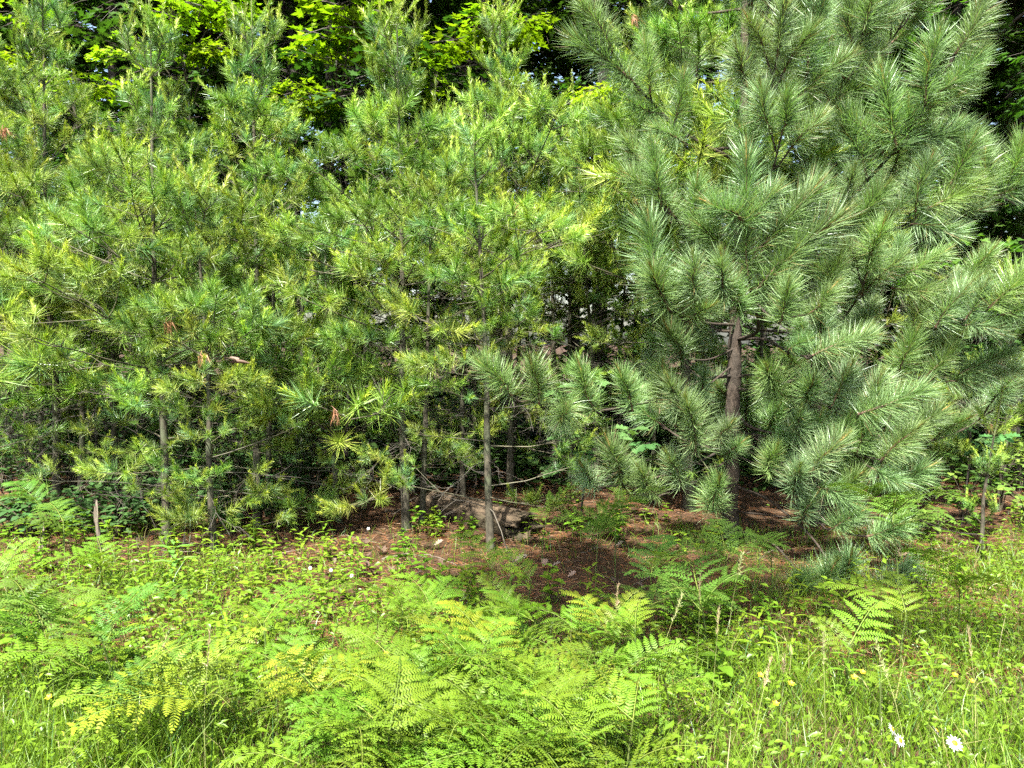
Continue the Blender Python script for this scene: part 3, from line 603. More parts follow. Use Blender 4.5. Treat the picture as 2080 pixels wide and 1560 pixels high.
rp3 = at(1945, 1000, 10.6); rp3.z = float(hz(rp3.x, rp3.y))
RP3P = spline([rp3 + Vector((0, 0, -.15)), at(1943, 500, 10.6), at(1940, 100, 10.6), at(1938, -300, 10.6)], 20)
t3 = thing('red_pine', rp3, 'dark trunked red pine standing farther back at the clearing', 'pine tree', 'red pines')
link('trunk', trunk_mesh('trunk', RP3P - np.array(rp3), np.linspace(0.13, 0.08, 20), 12, M['bark_d'], 0.1), t3)
auto_red(t3, rp3, RP3P, 2.6, 6.2, 43, 1.5, 0.3, 4)

# ------------------------------------------------------------------ broadleaf trees behind
def leaf_outline(kind):
    if kind == 'maple':
        a = [(0, 0), (0.10, 0.03), (0.30, -0.12), (0.27, 0.08), (0.55, 0.10), (0.40, 0.26), (0.62, 0.52), (0.40, 0.48), (0.36, 0.60), (0.22, 0.50), (0.15, 0.72), (0.0, 1.0)]
    elif kind == 'oak':
        a = [(0, 0), (0.05, 0.12), (0.16, 0.2), (0.10, 0.3), (0.30, 0.42), (0.14, 0.5), (0.34, 0.66), (0.17, 0.72), (0.20, 0.86), (0.06, 0.9), (0, 1.0)]
    elif kind == 'oval':
        a = [(0, 0), (0.2, 0.14), (0.34, 0.4), (0.28, 0.66), (0.12, 0.88), (0, 1.0)]
    else:
        a = [(0, 0), (0.09, 0.2), (0.13, 0.45), (0.09, 0.72), (0, 1.0)]
    r = np.array(a); l = r[1:-1][::-1] * [-1, 1]
    return np.vstack([r, l])
OUT = {k: leaf_outline(k) for k in ('maple', 'oak', 'oval', 'lance')}
def add_leaf(g, p, d, up, size, kind, col, fold=0.12, droop=0.15, mi=0):
    o = OUT[kind]; d = unit(d); s = unit(np.cross(d, up)); u = np.cross(s, d)
    z = np.abs(o[:, 0]) * fold * 2 - droop * o[:, 1] ** 2
    V = np.asarray(p) + size * (o[:, :1] * s + o[:, 1:] * d + z[:, None] * u)
    c = np.asarray(p) + size * (0.42 * d - droop * 0.17 * u); n = len(o)
    g.add(np.vstack([V, c]), np.array([[k, (k + 1) % n, n] for k in range(n)]), col, mi)

def leaf_cluster(seed, n, size, leaf, kind, col, flat=0.28, layers=3):
    rg = random.Random(seed); gw, gl = Geo(), Geo()
    for k in range(n // 9):
        lay = rg.randrange(layers) / max(1, layers - 1) - 0.5 if layers > 1 else 0
        az = rg.uniform(0, 6.28); r = size * math.sqrt(rg.random()); e = np.array([r * math.cos(az), r * math.sin(az), lay * flat * size * 2 + rg.uniform(-.12, .12) * size - 0.12 * r * r / size])
        P = spline([(0, 0, lay * flat * size * 0.7), e * 0.55 + [0, 0, 0.03], e], 5); tube(gw, P, np.linspace(0.006, 0.002, 5), 3, (0.055, 0.045, 0.035), cap=False)
        T = unit(e * [1, 1, 0.2]); sd = unit(np.cross(T, [0, 0, 1]))
        for j in range(9):
            q = e + T * rg.uniform(-.22, .14) + sd * rg.uniform(-.13, .13) + np.array([0, 0, rg.uniform(-.05, .03)])
            a = rg.uniform(-1.2, 1.2); d = T * math.cos(a) + sd * math.sin(a) + np.array([0, 0, rg.uniform(-.5, .1)])
            add_leaf(gl, q, d, np.array([rg.uniform(-.45, .45), rg.uniform(-.45, .45) - 0.1, 1]), leaf * rg.uniform(0.7, 1.15), kind, np.array(col) * rg.uniform(0.75, 1.25))
    return gw.mesh('leaf_twigs', M['twig']), gl.mesh('leaves', M['leaf'])
SHADED_LEAF = (0.036, 0.08, 0.013); SUNLIT_LEAF = (0.21, 0.32, 0.012)  # light put into leaf colour: canopy shade darkens one, sunlight brightens the other
CL = [leaf_cluster(s, 230, 0.95, 0.11, 'maple', SHADED_LEAF) for s in range(5)]
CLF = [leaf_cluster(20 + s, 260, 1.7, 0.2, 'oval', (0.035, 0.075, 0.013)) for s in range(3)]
CLR = [leaf_cluster(60 + s, 220, 0.95, 0.11, 'maple', (0.07, 0.15, 0.022)) for s in range(3)]  # brighter copy of the maple leaves, painting in the light at the right
CB = [leaf_cluster(40 + s, 100, 0.5, 0.12, 'maple', SUNLIT_LEAF, 0.12, 2) for s in range(3)]
def hardwood(px, Y, lean, r0, top, label, group, far=False, seed=0, n=34, zlo=1.6, bark='bark_d'):
    rg = random.Random(seed); p = at(px, 900, Y); p.z = float(hz(p.x, p.y)) if Y < 16 else 0
    t = thing('maple_tree', p, label, 'tree', group)
    P = spline([(0, 0, -.2), (lean * 0.2, 0.05, top * 0.3), (lean * 0.6, 0, top * 0.65), (lean, 0, top)], 18)
    link('trunk', trunk_mesh('trunk', P, np.linspace(r0, r0 * 0.3, 18), 10, M[bark], 0.08), t)
    for k in range(n):
        z = zlo + (top - zlo) * rg.random() ** 0.8; az = rg.uniform(0, 6.28); q = lerp_path(P, z); L = rg.uniform(0.5, 2.4 if not far else 3.5) * (1.1 - 0.5 * z / top)
        e = q + np.array([math.cos(az) * L, math.sin(az) * L, 0.25 * L])
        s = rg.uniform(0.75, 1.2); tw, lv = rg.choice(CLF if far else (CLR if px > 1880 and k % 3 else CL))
        if k % 2 == 0:
            g = Geo(); tube(g, spline([q - [0, 0, 0.25 * L], (q + e) / 2 + [0, 0, 0.05], e], 7), np.linspace(r0 * 0.25 + 0.006, 0.008, 7), 5, (0.05, 0.042, 0.034), cap=False)
            link('limb', g.mesh('limb', M['twig'], True), t)
        m = Matrix.Translation(e) @ Matrix.Rotation(rg.uniform(0, 6.28), 4, 'Z') @ Matrix.Rotation(rg.uniform(-.2, .2), 4, 'X') @ Matrix.Scale(s, 4)
        o = link('leaf_spray', tw, t, m); link('leaves', lv, o)
    return t
HG = 'dark hardwood trees behind the pines'
HL = 'dark trunked maple in deep shade behind the left pines'
hw = [(225, 10.5, 0.3, 0.10), (395, 11.5, -0.2, 0.10), (595, 10.8, 0.15, 0.13), (655, 9.8, 0.35, 0.07), (705, 12.0, 0.0, 0.07), (738, 10.9, -0.1, 0.08), (870, 12.5, 0.2, 0.1), (1010, 11.0, -0.3, 0.09), (1160, 12.0, 0.3, 0.11), (1215, 10.6, 0.1, 0.13), (1290, 12.6, 0.2, 0.08),
      (60, 11.6, 0.2, 0.09), (-130, 11, 0.2, 0.1), (1420, 13, 0.2, 0.1), (1720, 12.4, -0.2, 0.1), (1860, 11.4, 0.1, 0.08), (2010, 10.6, 0.2, 0.09), (2080, 12.2, 0.0, 0.1), (2200, 10.2, -0.1, 0.1), (1900, 9.8, 0.2, 0.08), (1975, 11.8, -0.2, 0.09), (2060, 9.6, 0.1, 0.07), (2150, 11.3, 0.2, 0.1), (2260, 12.2, 0.1, 0.1), (310, 13.2, 0, 0.1), (480, 12.6, 0.2, 0.08)]
for i, (px, Y, ln, r0) in enumerate(hw):
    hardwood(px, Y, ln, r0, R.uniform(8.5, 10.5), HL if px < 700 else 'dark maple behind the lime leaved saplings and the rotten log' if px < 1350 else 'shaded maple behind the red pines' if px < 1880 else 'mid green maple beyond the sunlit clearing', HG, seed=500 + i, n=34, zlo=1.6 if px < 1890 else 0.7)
for i in range(17):
    px = -300 + i * 165 + R.uniform(-50, 50); Y = R.uniform(17, 24)
    hardwood(px, Y, R.uniform(-.5, .5), R.uniform(0.12, 0.2), R.uniform(11, 15), 'tall far hardwood glimpsed through gaps between the nearer maples', 'far hardwoods glimpsed through the gaps', True, 600 + i, 20, 1.0)
def overhang():  # added tree outside the view, put in to shade the pine litter
    rg = random.Random(8); p = Vector((4.2, -4.2, 0)); t = thing('added_shade_tree', p, 'tall hardwood whose limbs overhang the clearing before the red pine', 'tree')
    P = spline([(0, 0, -.2), (-0.3, 0.3, 4), (-1.0, 1.2, 8.5), (-2.0, 2.4, 12.5)], 20); link('trunk', trunk_mesh('trunk', P, np.linspace(0.17, 0.05, 20), 12, M['bark_d'], 0.08), t)
    for k in range(12):
        e = np.array([rg.uniform(-2.4, -0.5), rg.uniform(-1.7, -0.8), rg.uniform(9.6, 11.0)]) - np.array(p); q = lerp_path(P, e[2] - 1.2)
        g = Geo(); tube(g, spline([q, (q + e) / 2 + [0, 0, 0.2], e], 8), np.linspace(0.04, 0.01, 8), 6, (0.05, 0.042, 0.034), cap=False); link('limb', g.mesh('limb', M['twig'], True), t)
        tw, lv = rg.choice(CL); o = link('leaf_spray', tw, t, Matrix.Translation(e) @ Matrix.Rotation(rg.uniform(0, 6.28), 4, 'Z') @ Matrix.Scale(rg.uniform(0.7, 1.0), 4)); link('leaves', lv, o)
overhang()
# sunlit maples whose lime sprays hang over the pines
BL = [('sunlit maple sapling with a wide lime spray above the pine with a slender leader', 700, 9.0, [(720, 50, 1.2), (660, 75, 0.8), (690, 15, 1.1), (750, 75, 1.0), (640, 105, 0.7), (775, 20, 0.8)], 4.9),
      ('lime leaved maple sapling behind the tall pine near the log', 1040, 9.2, [(925, 85, 0.9), (1060, 45, 0.9), (960, 40, 0.8), (865, 150, 0.6), (880, 105, 0.6), (1080, 70, 0.6), (1000, 60, 0.8), (850, 195, 0.6)], 4.8),
      ('lime leaved maple sapling behind the pine with the long upright candle', 400, 9.0, [(460, 10, 0.9), (410, 15, 0.8), (350, 35, 0.7), (400, 95, 0.7), (250, 115, 0.6), (290, 100, 0.6), (440, 95, 0.6), (500, 30, 0.6)], 4.9),
      ('small yellow green maple sapling behind the pine with the star shaped leader', 180, 8.6, [(165, 165, 0.6), (200, 175, 0.6), (150, 185, 0.5), (60, 20, 0.6), (20, 110, 0.5)], 4.3),
      ('yellow green maple sapling beside the straight pale pine trunk', 600, 8.8, [(545, 195, 0.6), (620, 205, 0.7), (590, 190, 0.6), (650, 200, 0.5), (500, 200, 0.5)], 4.2),
      ('yellow green maple sapling left of the big red pine crown', 1200, 8.8, [(1205, 180, 0.6), (1180, 190, 0.5), (1230, 200, 0.5), (1225, 330, 0.4)], 4.2)]
for i, (lab, px, Y, cl, H) in enumerate(BL):
    p = at(px, 900, Y); p.z = float(hz(p.x, p.y)); t = thing('maple_sapling', p, lab, 'tree', 'sunlit maple saplings')
    P = spline([(0, 0, -.1), (0.1, 0, H * 0.5), (-0.05, 0, H)], 14); link('trunk', trunk_mesh('trunk', P, np.linspace(0.03, 0.01, 14), 7, M['bark_d'], 0.05), t)
    for k, (cx_, cy_, s) in enumerate(cl):
        e = np.array(at(cx_, cy_, Y + R.uniform(-0.9, -0.1)) - p); q = lerp_path(P, max(0.8, min(H - 0.2, e[2] - 0.5)))
        g = Geo(); tube(g, spline([q, (q + e) / 2 + [0, 0, 0.08], e], 7), np.linspace(0.011, 0.005, 7), 5, (0.07, 0.06, 0.04), cap=False); link('limb', g.mesh('limb', M['twig']), t)
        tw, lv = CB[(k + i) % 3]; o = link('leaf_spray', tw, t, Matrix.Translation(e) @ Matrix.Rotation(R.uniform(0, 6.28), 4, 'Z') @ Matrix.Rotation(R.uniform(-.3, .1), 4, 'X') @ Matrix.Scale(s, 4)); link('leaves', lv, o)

# ------------------------------------------------------------------ shaded shrubs and saplings
def shrub(name, px, py, h, w, nst, kind, leaf, col, label, cat, group=None, seed=0, perst=9, Yoff=0):
    rg = random.Random(seed); p = gp(px, py); t = thing(name, p, label, cat, group)
    for k in range(nst):
        az = rg.uniform(0, 6.28); r = w * rg.uniform(0.3, 1); e = np.array([math.cos(az) * r, math.sin(az) * r, h * rg.uniform(0.5, 1.0)]); P = spline([(0, 0, -.03), e * [0.35, 0.35, 0.6], e], 9)
        g = Geo(); tube(g, P, np.linspace(0.006, 0.002, 9), 5, (0.09, 0.075, 0.05), cap=False); st = link('stem', g.mesh('stem', M['twig']), t)
        gl = Geo()
        for j in range(perst):
            u = rg.uniform(0.35, 1) if j else 1.0; q = np.array([np.interp(u * 8, range(9), P[:, c]) for c in range(3)]); a = rg.uniform(0, 6.28); d = np.array([math.cos(a), math.sin(a), rg.uniform(-.35, .25)])
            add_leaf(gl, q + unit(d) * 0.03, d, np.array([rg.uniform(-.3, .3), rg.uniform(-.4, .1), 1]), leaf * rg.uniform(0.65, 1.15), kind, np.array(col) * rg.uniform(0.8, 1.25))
        link('leaves', gl.mesh('leaves', M['herb']), st)
    return t
SG = 'leafy shrubs in the shade of the left pines'
for i, (px, py, h, w) in enumerate([(30, 1040, 0.9, 0.5), (60, 1010, 1.1, 0.5), (200, 1020, 0.9, 0.45), (240, 1060, 0.6, 0.4), (270, 1000, 1.1, 0.5), (385, 1030, 0.9, 0.4), (480, 1015, 0.95, 0.4), (500, 1040, 0.7, 0.35), (580, 1010, 0.9, 0.45), (640, 1000, 0.8, 0.4), (-40, 1070, 0.7, 0.5), (150, 1000, 1.2, 0.5), (0, 1000, 1.5, 0.6), (20, 1085, .4, .35), (110, 1080, .45, .35), (180, 1085, .4, .3), (265, 1085, .45, .35), (300, 1075, .5, .35), (390, 1080, .4, .3), (470, 1075, .45, .3), (560, 1070, .4, .3), (600, 1060, .5, .3), (60, 1095, .35, .3), (230, 1100, .35, .3), (330, 1045, .7, .4), (430, 1050, .6, .35)]):
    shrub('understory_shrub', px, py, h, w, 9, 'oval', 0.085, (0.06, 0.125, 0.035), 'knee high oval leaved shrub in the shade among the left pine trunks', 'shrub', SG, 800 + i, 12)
for i, (px, py, h) in enumerate([(1900, 1010, .7), (1960, 1060, .5), (2030, 1040, .7), (2070, 1000, .9), (1930, 960, .9), (2090, 1070, .5), (1870, 1090, .4), (2010, 950, 1.0)]):
    shrub('clearing_shrub', px, py, h, 0.4, 9, 'oval', 0.075, (0.12, 0.21, 0.035), 'light green leafy shrub in the sunlit clearing beyond the red pines', 'shrub', 'shrubs of the sunlit clearing', 850 + i, 14)  # lighter copy of the shaded shrub, sunlight put into its leaf colour
rgu = random.Random(31)
for i in range(38):
    Yu = rgu.uniform(9.5, 15); xu = rgu.uniform(-0.75, 0.8) * Yu
    if i >= 30: Yu = 10 + 0.35 * (i - 30); xu = Yu * (rgu.uniform(1190, 1340) if i % 2 else rgu.uniform(1480, 1600)) / F - Yu * CX / F
    pxu = CX + xu / Yu * F; pyu = CY - F * math.tan(math.atan2(-CZ, Yu) - PITCH)
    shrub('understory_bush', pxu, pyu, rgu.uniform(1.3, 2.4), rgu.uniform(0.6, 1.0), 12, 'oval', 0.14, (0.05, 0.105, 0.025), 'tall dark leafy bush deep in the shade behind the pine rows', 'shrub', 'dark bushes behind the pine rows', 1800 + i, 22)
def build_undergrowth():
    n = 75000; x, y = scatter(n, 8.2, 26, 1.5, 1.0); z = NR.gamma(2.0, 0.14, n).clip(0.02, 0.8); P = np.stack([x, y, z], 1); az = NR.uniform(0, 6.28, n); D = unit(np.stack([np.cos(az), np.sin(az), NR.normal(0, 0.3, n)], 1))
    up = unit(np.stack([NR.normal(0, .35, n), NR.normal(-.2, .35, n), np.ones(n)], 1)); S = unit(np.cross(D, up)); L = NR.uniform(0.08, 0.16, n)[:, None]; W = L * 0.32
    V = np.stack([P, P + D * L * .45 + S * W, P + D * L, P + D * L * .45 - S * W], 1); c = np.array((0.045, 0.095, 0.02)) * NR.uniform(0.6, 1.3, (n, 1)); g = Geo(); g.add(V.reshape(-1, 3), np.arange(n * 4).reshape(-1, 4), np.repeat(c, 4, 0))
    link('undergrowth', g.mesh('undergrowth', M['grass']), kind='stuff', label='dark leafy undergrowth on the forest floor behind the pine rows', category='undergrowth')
build_undergrowth()
# oak sapling left of the big red pine
def oak(px, py, pts, label, seed):
    rg = random.Random(seed); p = gp(px, py); t = thing('oak_sapling', p, label, 'sapling')
    H = max(at(*q).z for q in pts) - p.z; P = spline([(0, 0, -.05), (0.04, 0, H * 0.5), (0, -0.05, H)], 12); link('trunk', trunk_mesh('trunk', P, np.linspace(0.012, 0.004, 12), 6, M['bark_d'], 0.04), t)
    for q in pts:
        e = np.array(at(*q) - p); s = lerp_path(P, max(0.1, e[2] - 0.25)); g = Geo(); tube(g, spline([s, (s + e) / 2 + [0, 0, 0.05], e], 6), np.linspace(0.005, 0.002, 6), 4, (0.08, 0.07, 0.05), cap=False); tw = link('twig', g.mesh('twig', M['twig']), t)
        gl = Geo()
        for j in range(11):
            a = rg.uniform(0, 6.28); d = np.array([math.cos(a), math.sin(a), rg.uniform(-.4, .3)]); add_leaf(gl, e + unit(d) * rg.uniform(0, 0.05) - (e - s) * rg.uniform(0, 0.35), d, np.array([rg.uniform(-.3, .3), -0.3, 1]), rg.uniform(0.11, 0.17), 'oak', np.array((0.085, 0.19, 0.055)) * rg.uniform(0.8, 1.25))
        link('leaves', gl.mesh('leaves', M['herb']), tw)
oak(1180, 1050, [(1125, 785, 5.7), (1160, 800, 5.7), (1200, 770, 5.8), (1140, 885, 6.3), (1180, 880, 6.2), (1250, 890, 6.2), (1125, 945, 6.3), (1160, 915, 6.2), (1290, 870, 6.4), (1320, 900, 6.4)], 'green oak sapling with lobed leaves under the long left limb of the red pine', 3)
oak(1960, 1010, [(1960, 870, 7.2), (1930, 850, 7.2), (2000, 900, 7.2), (2040, 880, 7.1)], 'oak sapling with pale lobed leaves in the lit clearing', 4)
# thin sapling stems in the clearing at the right
for i, (px, py, tx, ty) in enumerate([(1992, 1118, 2020, 880), (1725, 1040, 1722, 850)]):
    b = gp(px, py); white_pine(b, at(tx, ty, b.y), 0.012, 2000 + i, ('thin dark stemmed pine sapling in the sunlit clearing', 'thin pine sapling in the shade behind the low right limb')[i], None, 0.3, 0.5)

# ------------------------------------------------------------------ log, stumps, sticks, stones
def build_log():
    a, b = gp(880, 1040), gp(1068, 1096); t = thing('rotten_log', (a + b) / 2, 'rotten grey brown log with a broken hollow end lying on pine litter', 'log')
    d = np.array(b - a); L = np.linalg.norm(d); rg = np.random.default_rng(4); n, s = 26, 22; th = np.linspace(0, 2 * math.pi, s, endpoint=False); prof = rg.uniform(0.8, 1.12, s)
    X = np.linspace(-L / 2 - 0.15, L / 2, n); V = []; 
    for i, x in enumerate(X):
        j = rg.uniform(-.14, .14, s) if i == n - 1 else (rg.uniform(-.06, .06, s) if i == n - 2 else 0)
        r = 0.135 * prof * (1 + rg.normal(0, 0.035, s)) * (1 - 0.25 * (i < 2)); V.append(np.stack([np.full(s, x) + j, np.cos(th) * r, 0.09 + np.sin(th) * r * 0.85], 1))
    for k, f in ((0, 0.62), (6, 0.5)): V.append(np.stack([np.full(s, X[-1 - k]), np.cos(th) * 0.115 * f, 0.09 + np.sin(th) * 0.1 * f], 1))
    V = np.concatenate(V); N = n + 2; i = np.arange(N - 1)[:, None] * s; j = np.arange(s)[None]; Fq = np.stack([i + j, i + (j + 1) % s, i + s + (j + 1) % s, i + s + j], -1).reshape(-1, 4)
    g = Geo(); g.add(V, Fq, (0.1, 0.08, 0.06)); m = frame((0, 0, 0), d)
    link('log_shell', g.mesh('log_shell', M['log']), t, m)
    for k in range(14):                                          # loosened slabs of wood on top
        g = Geo(); x0 = rg.uniform(-L / 2, L / 2 - 0.15); l = rg.uniform(0.18, 0.5); an = rg.uniform(0.4, 2.6); c = np.array([0, math.cos(an) * 0.115, 0.09 + math.sin(an) * 0.105])
        w = rg.uniform(0.012, 0.03); q = np.array([[0, -w, 0], [l, -w * 0.4, 0.01], [l * 0.95, w * 0.5, 0.012], [0.02, w, 0.0]]); q2 = q + [0, 0, 0.014]
        V = np.vstack([q, q2]) + c + [x0, 0, 0]; g.add(V, np.array([[3, 2, 1, 0], [4, 5, 6, 7], [0, 1, 5, 4], [1, 2, 6, 5], [2, 3, 7, 6], [3, 0, 4, 7]]), (0.1, 0.08, 0.06)); link('wood_splinter', g.mesh('wood_splinter', M['log']), t, m)
build_log()
def stump(px, py, h, r, label, lean, seed):
    p = gp(px, py); rg = np.random.default_rng(seed); s, n = 9, 9; th = np.linspace(0, 2 * math.pi, s, endpoint=False); V = []
    for i in range(n):
        f = i / (n - 1); r_ = r * (1.15 - 0.35 * f) * rg.uniform(0.85, 1.15, s); z = np.full(s, h * f - 0.05)
        if i >= n - 2: z = z + rg.uniform(-.02, .09, s) * (np.cos(th) + 0.6); r_ = r_ * (0.7 if i == n - 1 else 1)
        V.append(np.stack([np.cos(th) * r_ + lean * f, np.sin(th) * r_, z], 1))
    V = np.concatenate(V + [np.array([[lean, 0, h * 0.8]])]); i = np.arange(n - 1)[:, None] * s; j = np.arange(s)[None]
    g = Geo(); g.add(V, np.stack([i + j, i + (j + 1) % s, i + s + (j + 1) % s, i + s + j], -1).reshape(-1, 4), (0.3, 0.25, 0.2)); b = (n - 1) * s; g.f[3].append(np.array([[b + k, b + (k + 1) % s, n * s] for k in range(s)])); g.m[3].append(np.zeros(s, int))
    o = thing('snapped_stump', p, label, 'stump', None, g.mesh('snapped_stump', M['deadwood']))
stump(209, 1132, 0.38, 0.016, 'thin snapped grey stump standing in the herbs', -0.05, 1)
stump(86, 1120, 0.14, 0.03, 'short pale broken stub at the left herb edge', 0.0, 2)
def stick(px0, py0, px1, py1, r, label, group, seed):
    a, b = gp(px0, py0), gp(px1, py1); rg = np.random.default_rng(seed); P = spline([a + Vector((0, 0, .02)), (a + b) / 2 + Vector((rg.normal(0, .03), rg.normal(0, .03), .05)), b + Vector((0, 0, .02))], 10); P = P + rg.normal(0, 0.004, P.shape)
    g = Geo(); tube(g, P - np.array(a), np.linspace(r, r * 0.5, 10), 6, (0.2, 0.17, 0.13), wob=0.12); thing('fallen_stick', a, label, 'stick', group, g.mesh('fallen_stick', M['deadwood'], True))
for i, s in enumerate([(775, 1140, 865, 1132, 0.012), (350, 1108, 470, 1128, 0.006), (330, 1120, 470, 1142, 0.005), (520, 1130, 640, 1118, 0.005), (850, 1128, 930, 1150, 0.006), (1180, 1140, 1270, 1120, 0.005), (1290, 1190, 1370, 1165, 0.005), (1880, 1120, 1960, 1140, 0.006), (690, 1080, 770, 1105, 0.005), (1540, 1140, 1600, 1120, 0.005)]):
    stick(*s[:4], s[4] * 0.7, 'bare grey stick lying on the rusty pine litter', 'sticks on the pine litter', i)
def dry_leaf_things():
    ms = []
    for k in range(4):
        g = Geo(); add_leaf(g, (0, -0.03, 0.012), (0, 1, 0.15), np.array([0.2, 0, 1]), 0.075, ('maple', 'oak', 'oval', 'oak')[k], np.array(((0.13, 0.085, 0.06), (0.16, 0.115, 0.085), (0.10, 0.065, 0.045), (0.18, 0.145, 0.115))[k]), 0.3, -0.3); ms.append(g.mesh('dead_leaf', M['dry']))
    for i in range(70):
        if i < 50: p = gp(R.uniform(560, 1350), R.uniform(1085, 1200))
        else: p = gp(R.uniform(1820, 2100), R.uniform(1090, 1260))
        thing('dead_leaf', p + Vector((0, 0, 0.015)), 'curled pale brown dead leaf lying on the pine litter', 'leaf', 'dead leaves on the litter', ms[i % 4], R.uniform(0, 6.28), R.uniform(0.6, 1.3))
dry_leaf_things()

# ------------------------------------------------------------------ bracken ferns
def frond(seed, L, col, pairs=11):
    rg = random.Random(seed); gs, gl = Geo(), Geo()
    P = spline([(0, 0, 0), (L * 0.35, 0, L * 0.10), (L * 0.72, 0, L * 0.06), (L, 0, -L * 0.10)], 20); tube(gs, P, np.linspace(0.0032, 0.001, 20), 5, (0.20, 0.27, 0.05), cap=False)
    for k in range(pairs):
        t = 0.06 + 0.92 * k / (pairs - 1); pl = L * (0.44 * (1 - t) ** 0.85 + 0.02) * min(1, 0.72 + t * 2.0)
        q = np.array([np.interp(t * 19, range(20), P[:, c]) for c in range(3)]); T = unit(P[min(19, int(t * 19) + 1)] - P[max(0, int(t * 19))] if t < 0.98 else P[-1] - P[-2])
        for sg in (-1, 1):
            a = math.radians(rg.uniform(58, 70)); d = T * math.cos(a) + np.array([0, sg, 0]) * math.sin(a) + np.array([0, 0, rg.uniform(-0.18, 0.4)])
            if pl < 0.025:
                add_leaf(gl, q, d, (0, 0, 1), max(0.012, pl), 'lance', np.array(col) * rg.uniform(0.9, 1.2)); continue
            n = max(4, int(pl / 0.0165)); e = q + unit(d) * pl + [0, 0, -0.12 * pl]; Pp = spline([q, q + unit(d) * pl * 0.5 + [0, 0, 0.03 * pl], e], n + 2)
            tube(gs, Pp[::2] if n > 5 else Pp, 0.0011, 3, (0.13, 0.20, 0.04), cap=False)
            D = unit(np.gradient(Pp, axis=0)); S = unit(np.cross(D, [0, 0, 1])); u = np.linspace(0, 1, n + 2)
            wl = (0.30 * pl * (1 - u) ** 0.8 * np.minimum(1, 0.5 + u * 4) + 0.006).clip(0, 0.026)
            for ss in (-1, 1):
                B = Pp[1:]; dd = unit(S[1:] * ss + D[1:] * 0.55 + np.array([0, 0, -0.10]) + NR.normal(0, 0.06, (n + 1, 3))); w = wl[1:, None]; hw_ = D[1:] * 0.0056
                V = np.stack([B - hw_, B + hw_, B + dd * w * 0.6 + hw_ * 0.75, B + dd * w, B + dd * w * 0.6 - hw_ * 0.75], 1); m = len(V); bi = np.arange(m)[:, None] * 5; c = np.array(col) * rg.uniform(0.88, 1.12)
                gl.add(V.reshape(-1, 3), bi + np.array([[0, 1, 2, 4]]), c * NR.uniform(0.9, 1.1, (m * 5, 1))); o = gl.n - m * 5; gl.f[3].append(o + bi + np.array([[4, 2, 3]])); gl.m[3].append(np.zeros(m, int))
    return gs.mesh('rachis', M['fern']), gl.mesh('pinnae', M['fern'])
FCOL = {'lit': (0.125, 0.225, 0.016), 'dark': (0.095, 0.19, 0.024), 'yel': (0.20, 0.255, 0.02)}  # sun and shade put into the greens: open ferns brighter, ferns under pines darker
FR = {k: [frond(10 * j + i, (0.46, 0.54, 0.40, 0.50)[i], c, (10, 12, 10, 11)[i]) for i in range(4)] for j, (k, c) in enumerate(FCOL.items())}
FG = 'bracken ferns in the sunlit foreground patch'
FLAB = 'bright green bracken fern in the dense sunlit foreground patch'
def fern(px, py, h, s, kind, label, group, seed, nf=3, face=None):
    """px,py: where the blade sits in the picture; the stalk stands on the ground below it"""
    rg = random.Random(seed); u, v = (px - CX) / F, (CY - py) / F
    dz = math.sin(PITCH) + v * math.cos(PITCH); k = (h - CZ) / dz; Y = k * (math.cos(PITCH) - v * math.sin(PITCH)); p = at(px, py, Y); z = float(hz(p.x, p.y)); p.z = z
    t = thing('bracken_fern', p, label, 'fern', group); lean = (rg.uniform(-.06, .06), rg.uniform(-.06, .06))
    g = Geo(); P = spline([(0, 0, -.04), (lean[0] * .3, lean[1] * .3, h * 0.5), (lean[0], lean[1], h)], 8); tube(g, P, np.linspace(0.004, 0.003, 8), 6, (0.12, 0.17, 0.045), cap=False); link('stalk', g.mesh('stalk', M['fern']), t)
    a0 = rg.uniform(0, 6.28) if face is None else face
    for i in range(nf):
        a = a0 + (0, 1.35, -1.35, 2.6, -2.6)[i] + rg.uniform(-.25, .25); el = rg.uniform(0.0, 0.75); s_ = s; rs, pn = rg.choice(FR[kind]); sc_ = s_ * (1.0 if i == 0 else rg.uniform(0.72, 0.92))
        o = link('frond', rs, t, frame(P[-1] if i == 0 else P[-1 - (i % 2)], (math.cos(a), math.sin(a), el), rg.uniform(-.3, .3), sc_, rg.choice((-1, 1)))); link('pinnae', pn, o)
FG = 'bracken ferns in the sunlit foreground patch'; FLAB = 'bright green bracken fern in the dense sunlit foreground patch'
rgf = random.Random(77)
for i in range(120):                                                # the big patch, bottom centre
    px = rgf.gauss(980, 190); py = 1235 + 330 * rgf.random()
    if px < 560 or px > 1420: px = rgf.uniform(700, 1250)
    if py < 1290 and not 780 < px < 1330: px = rgf.uniform(800, 1300)
    fern(px, py, rgf.uniform(0.2, 0.4), rgf.uniform(0.5, 0.76), 'lit' if i % 15 else 'yel', FLAB if i % 15 else 'yellowing bracken fern within the dense sunlit foreground patch', FG, i, 3, rgf.uniform(2.2, 5.6))
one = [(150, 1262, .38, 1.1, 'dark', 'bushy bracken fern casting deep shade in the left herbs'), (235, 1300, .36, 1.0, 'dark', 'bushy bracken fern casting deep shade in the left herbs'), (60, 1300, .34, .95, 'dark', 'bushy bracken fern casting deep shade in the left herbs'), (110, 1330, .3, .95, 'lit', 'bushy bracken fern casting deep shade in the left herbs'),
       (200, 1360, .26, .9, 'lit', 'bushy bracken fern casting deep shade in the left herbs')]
for i, (a, b, h, s, k, l) in enumerate(one): fern(a, b, h, s, k, l, 'ferns of the left clump', 200 + i, 3)
